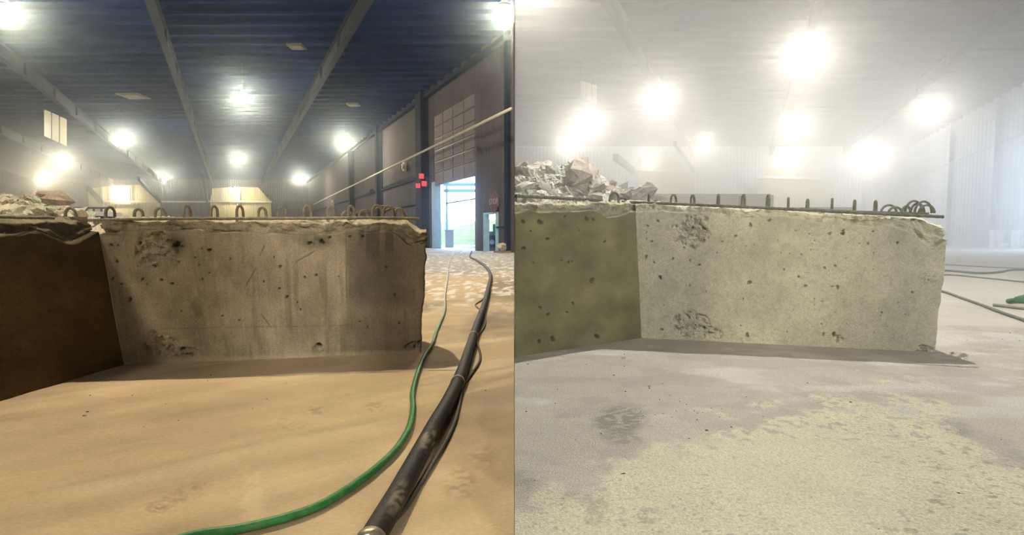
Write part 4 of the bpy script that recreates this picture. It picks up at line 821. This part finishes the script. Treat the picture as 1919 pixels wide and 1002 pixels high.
# green machine outside the small doorway
ox, oy = P(924, 445, 38.5)[0], 38.5; root = empty('tractor', (ox, oy, 0)); tag(root, 'green machine with big tyre parked outside the small doorway', 'tractor')
MB().prism([(-.7, -.5), (1.3, -.5), (1.3, .9), (-.7, .9)], .7, 1.35).prism([(.0, -.4), (1.2, -.4), (1.2, .8), (.0, .8)], 1.35, 1.9).build('body', M['green_truck'], root)
MB().prism([(.35, -.35), (1.1, -.35), (1.1, .75), (.35, .75)], 1.9, 2.5).build('cab', M['green_truck'], root)
for x in (-.05, 1.1):
    wh = MB().lathe([(.3, -.16), (.52, -.16), (.56, -.1), (.56, .1), (.52, .16), (.3, .16)], 24, (x, -.6, .56), 'y').build('wheel', M['tyre'], root); MB().lathe([(.02, -.18), (.14, -.18), (.28, -.12), (.3, 0)], 20, (x, -.6, .56), 'y').build('hub', M['hub'], wh)

# ------------------------------------------------------------------ right wall of the hazy bay
pr_ = MB().tube([HR(U1R - .6, 26, 9.1), HR(U1R - .6, 50, 9.0), HR(U1R - .6, 68, 8.6)], .09, 8).build('pipe_rail', M['pipe'], None, True); tag(pr_, 'pale pipe rail sloping up through the haze on the right wall', 'pipe')
for d, lb in ((46, 'pale steel wall column in haze at the right edge'), (56, 'pale steel wall column in haze left of the white rolls')):
    o = MB().box(U1R - .5, U1R - .06, d - .2, d + .2, 0, ROOF - .3, HR).build('steel_column', M['clad_pale']); tag(o, lb, 'column')
for px, py, w_, h, d, lb in ((1860, 461, .42, 1.55, 43, 'tall white wrapped roll standing at the foot of the hazy right wall, left one'), (1874, 461, .42, 1.5, 43.6, 'tall white wrapped roll standing at the foot of the hazy right wall, second'), (1908, 462.5, .85, 1.5, 42, 'wide white wrapped drum near the right edge of the picture')):
    g = P(px, py, d); o = MB().lathe([(w_ * .5, 0), (w_ * .52, .03), (w_ * .52, h - .05), (w_ * .48, h), (w_ * .12, h), (w_ * .12, h - .05)], 20, (g[0], d, 0)).build('wrapped_roll', M['roll'], None, False); tag(o, lb, 'roll')
mb = MB(); rnd = random.Random(3)
for k in range(14): g = P(1885 + rnd.uniform(-9, 9), 463, 41.5); lump(mb, (g[0], 41.5 + rnd.uniform(-.3, .3), rnd.uniform(.05, .3)), rnd.uniform(.1, .22), rnd, (.8, .8, .82))
o = mb.build('rag_heap', M['debris'], None, False, True); tag(o, 'small white heap of scraps between the wrapped rolls', 'debris', None, 'stuff')

# ------------------------------------------------------------------ dust haze
def haze(name, poly, z0, z1, dens, colr, an, label, fwd=.85):
    m = bpy.data.materials.new(name); m.use_nodes = True; n = m.node_tree.nodes; n.remove(n['Principled BSDF'])
    vs = []
    for g, share in ((an, fwd), (0.1, 1 - fwd)):      # dust throws most light forward, some sideways
        v = n.new('ShaderNodeVolumeScatter'); v.inputs['Color'].default_value = (*colr, 1); v.inputs['Density'].default_value = dens * share; v.inputs['Anisotropy'].default_value = g; vs.append(v)
    ad = n.new('ShaderNodeAddShader')
    for i in (0, 1): m.node_tree.links.new(vs[i].outputs[0], ad.inputs[i])
    m.node_tree.links.new(ad.outputs[0], n['Material Output'].inputs['Volume'])
    o = MB().prism(poly, z0, z1).build(name, m); tag(o, label, 'haze', None, 'stuff'); o.display_type = 'WIRE'; return o
haze('dust_haze', [(-80, 1.5), (SPLIT * 1.5 - .01, 1.5), (SPLIT * 31 - .02, 31), (U1L + KL * 111.9 - .1, 111.9), (-102, 111.9)], .03, ROOF - .01, HAZE_L, (.70, .83, 1), .95, 'thin dust hanging in the air of the dark bay', .985)
haze('dust_haze', [(-90 , 1.6), (-13 + KL * 1.6, 1.6), (-13 + KL * 111.8, 111.8), (-100, 111.8)], .04, ROOF - .02, .0022, (1, .95, .82), .8, 'warm dust veil over the left side of the dark bay')
haze('dust_haze', [(-89 , 1.7), (-22 + KL * 1.7, 1.7), (-22 + KL * 111.7, 111.7), (-99, 111.7)], .05, ROOF - .03, .0025, (1, .95, .82), .8, 'denser warm dust veil above the debris heap in the dark bay')
haze('dust_haze', [(SPLIT * 1.5 + .01, 1.5), (40, 1.5), (U1R + KR * 71.9 - .1, 71.9), (SPLIT * 71.9 + .01, 71.9)], .03, ROOF - .01, HAZE_R, (1, .98, .95), .8, 'thick pale dust haze filling the right bay')
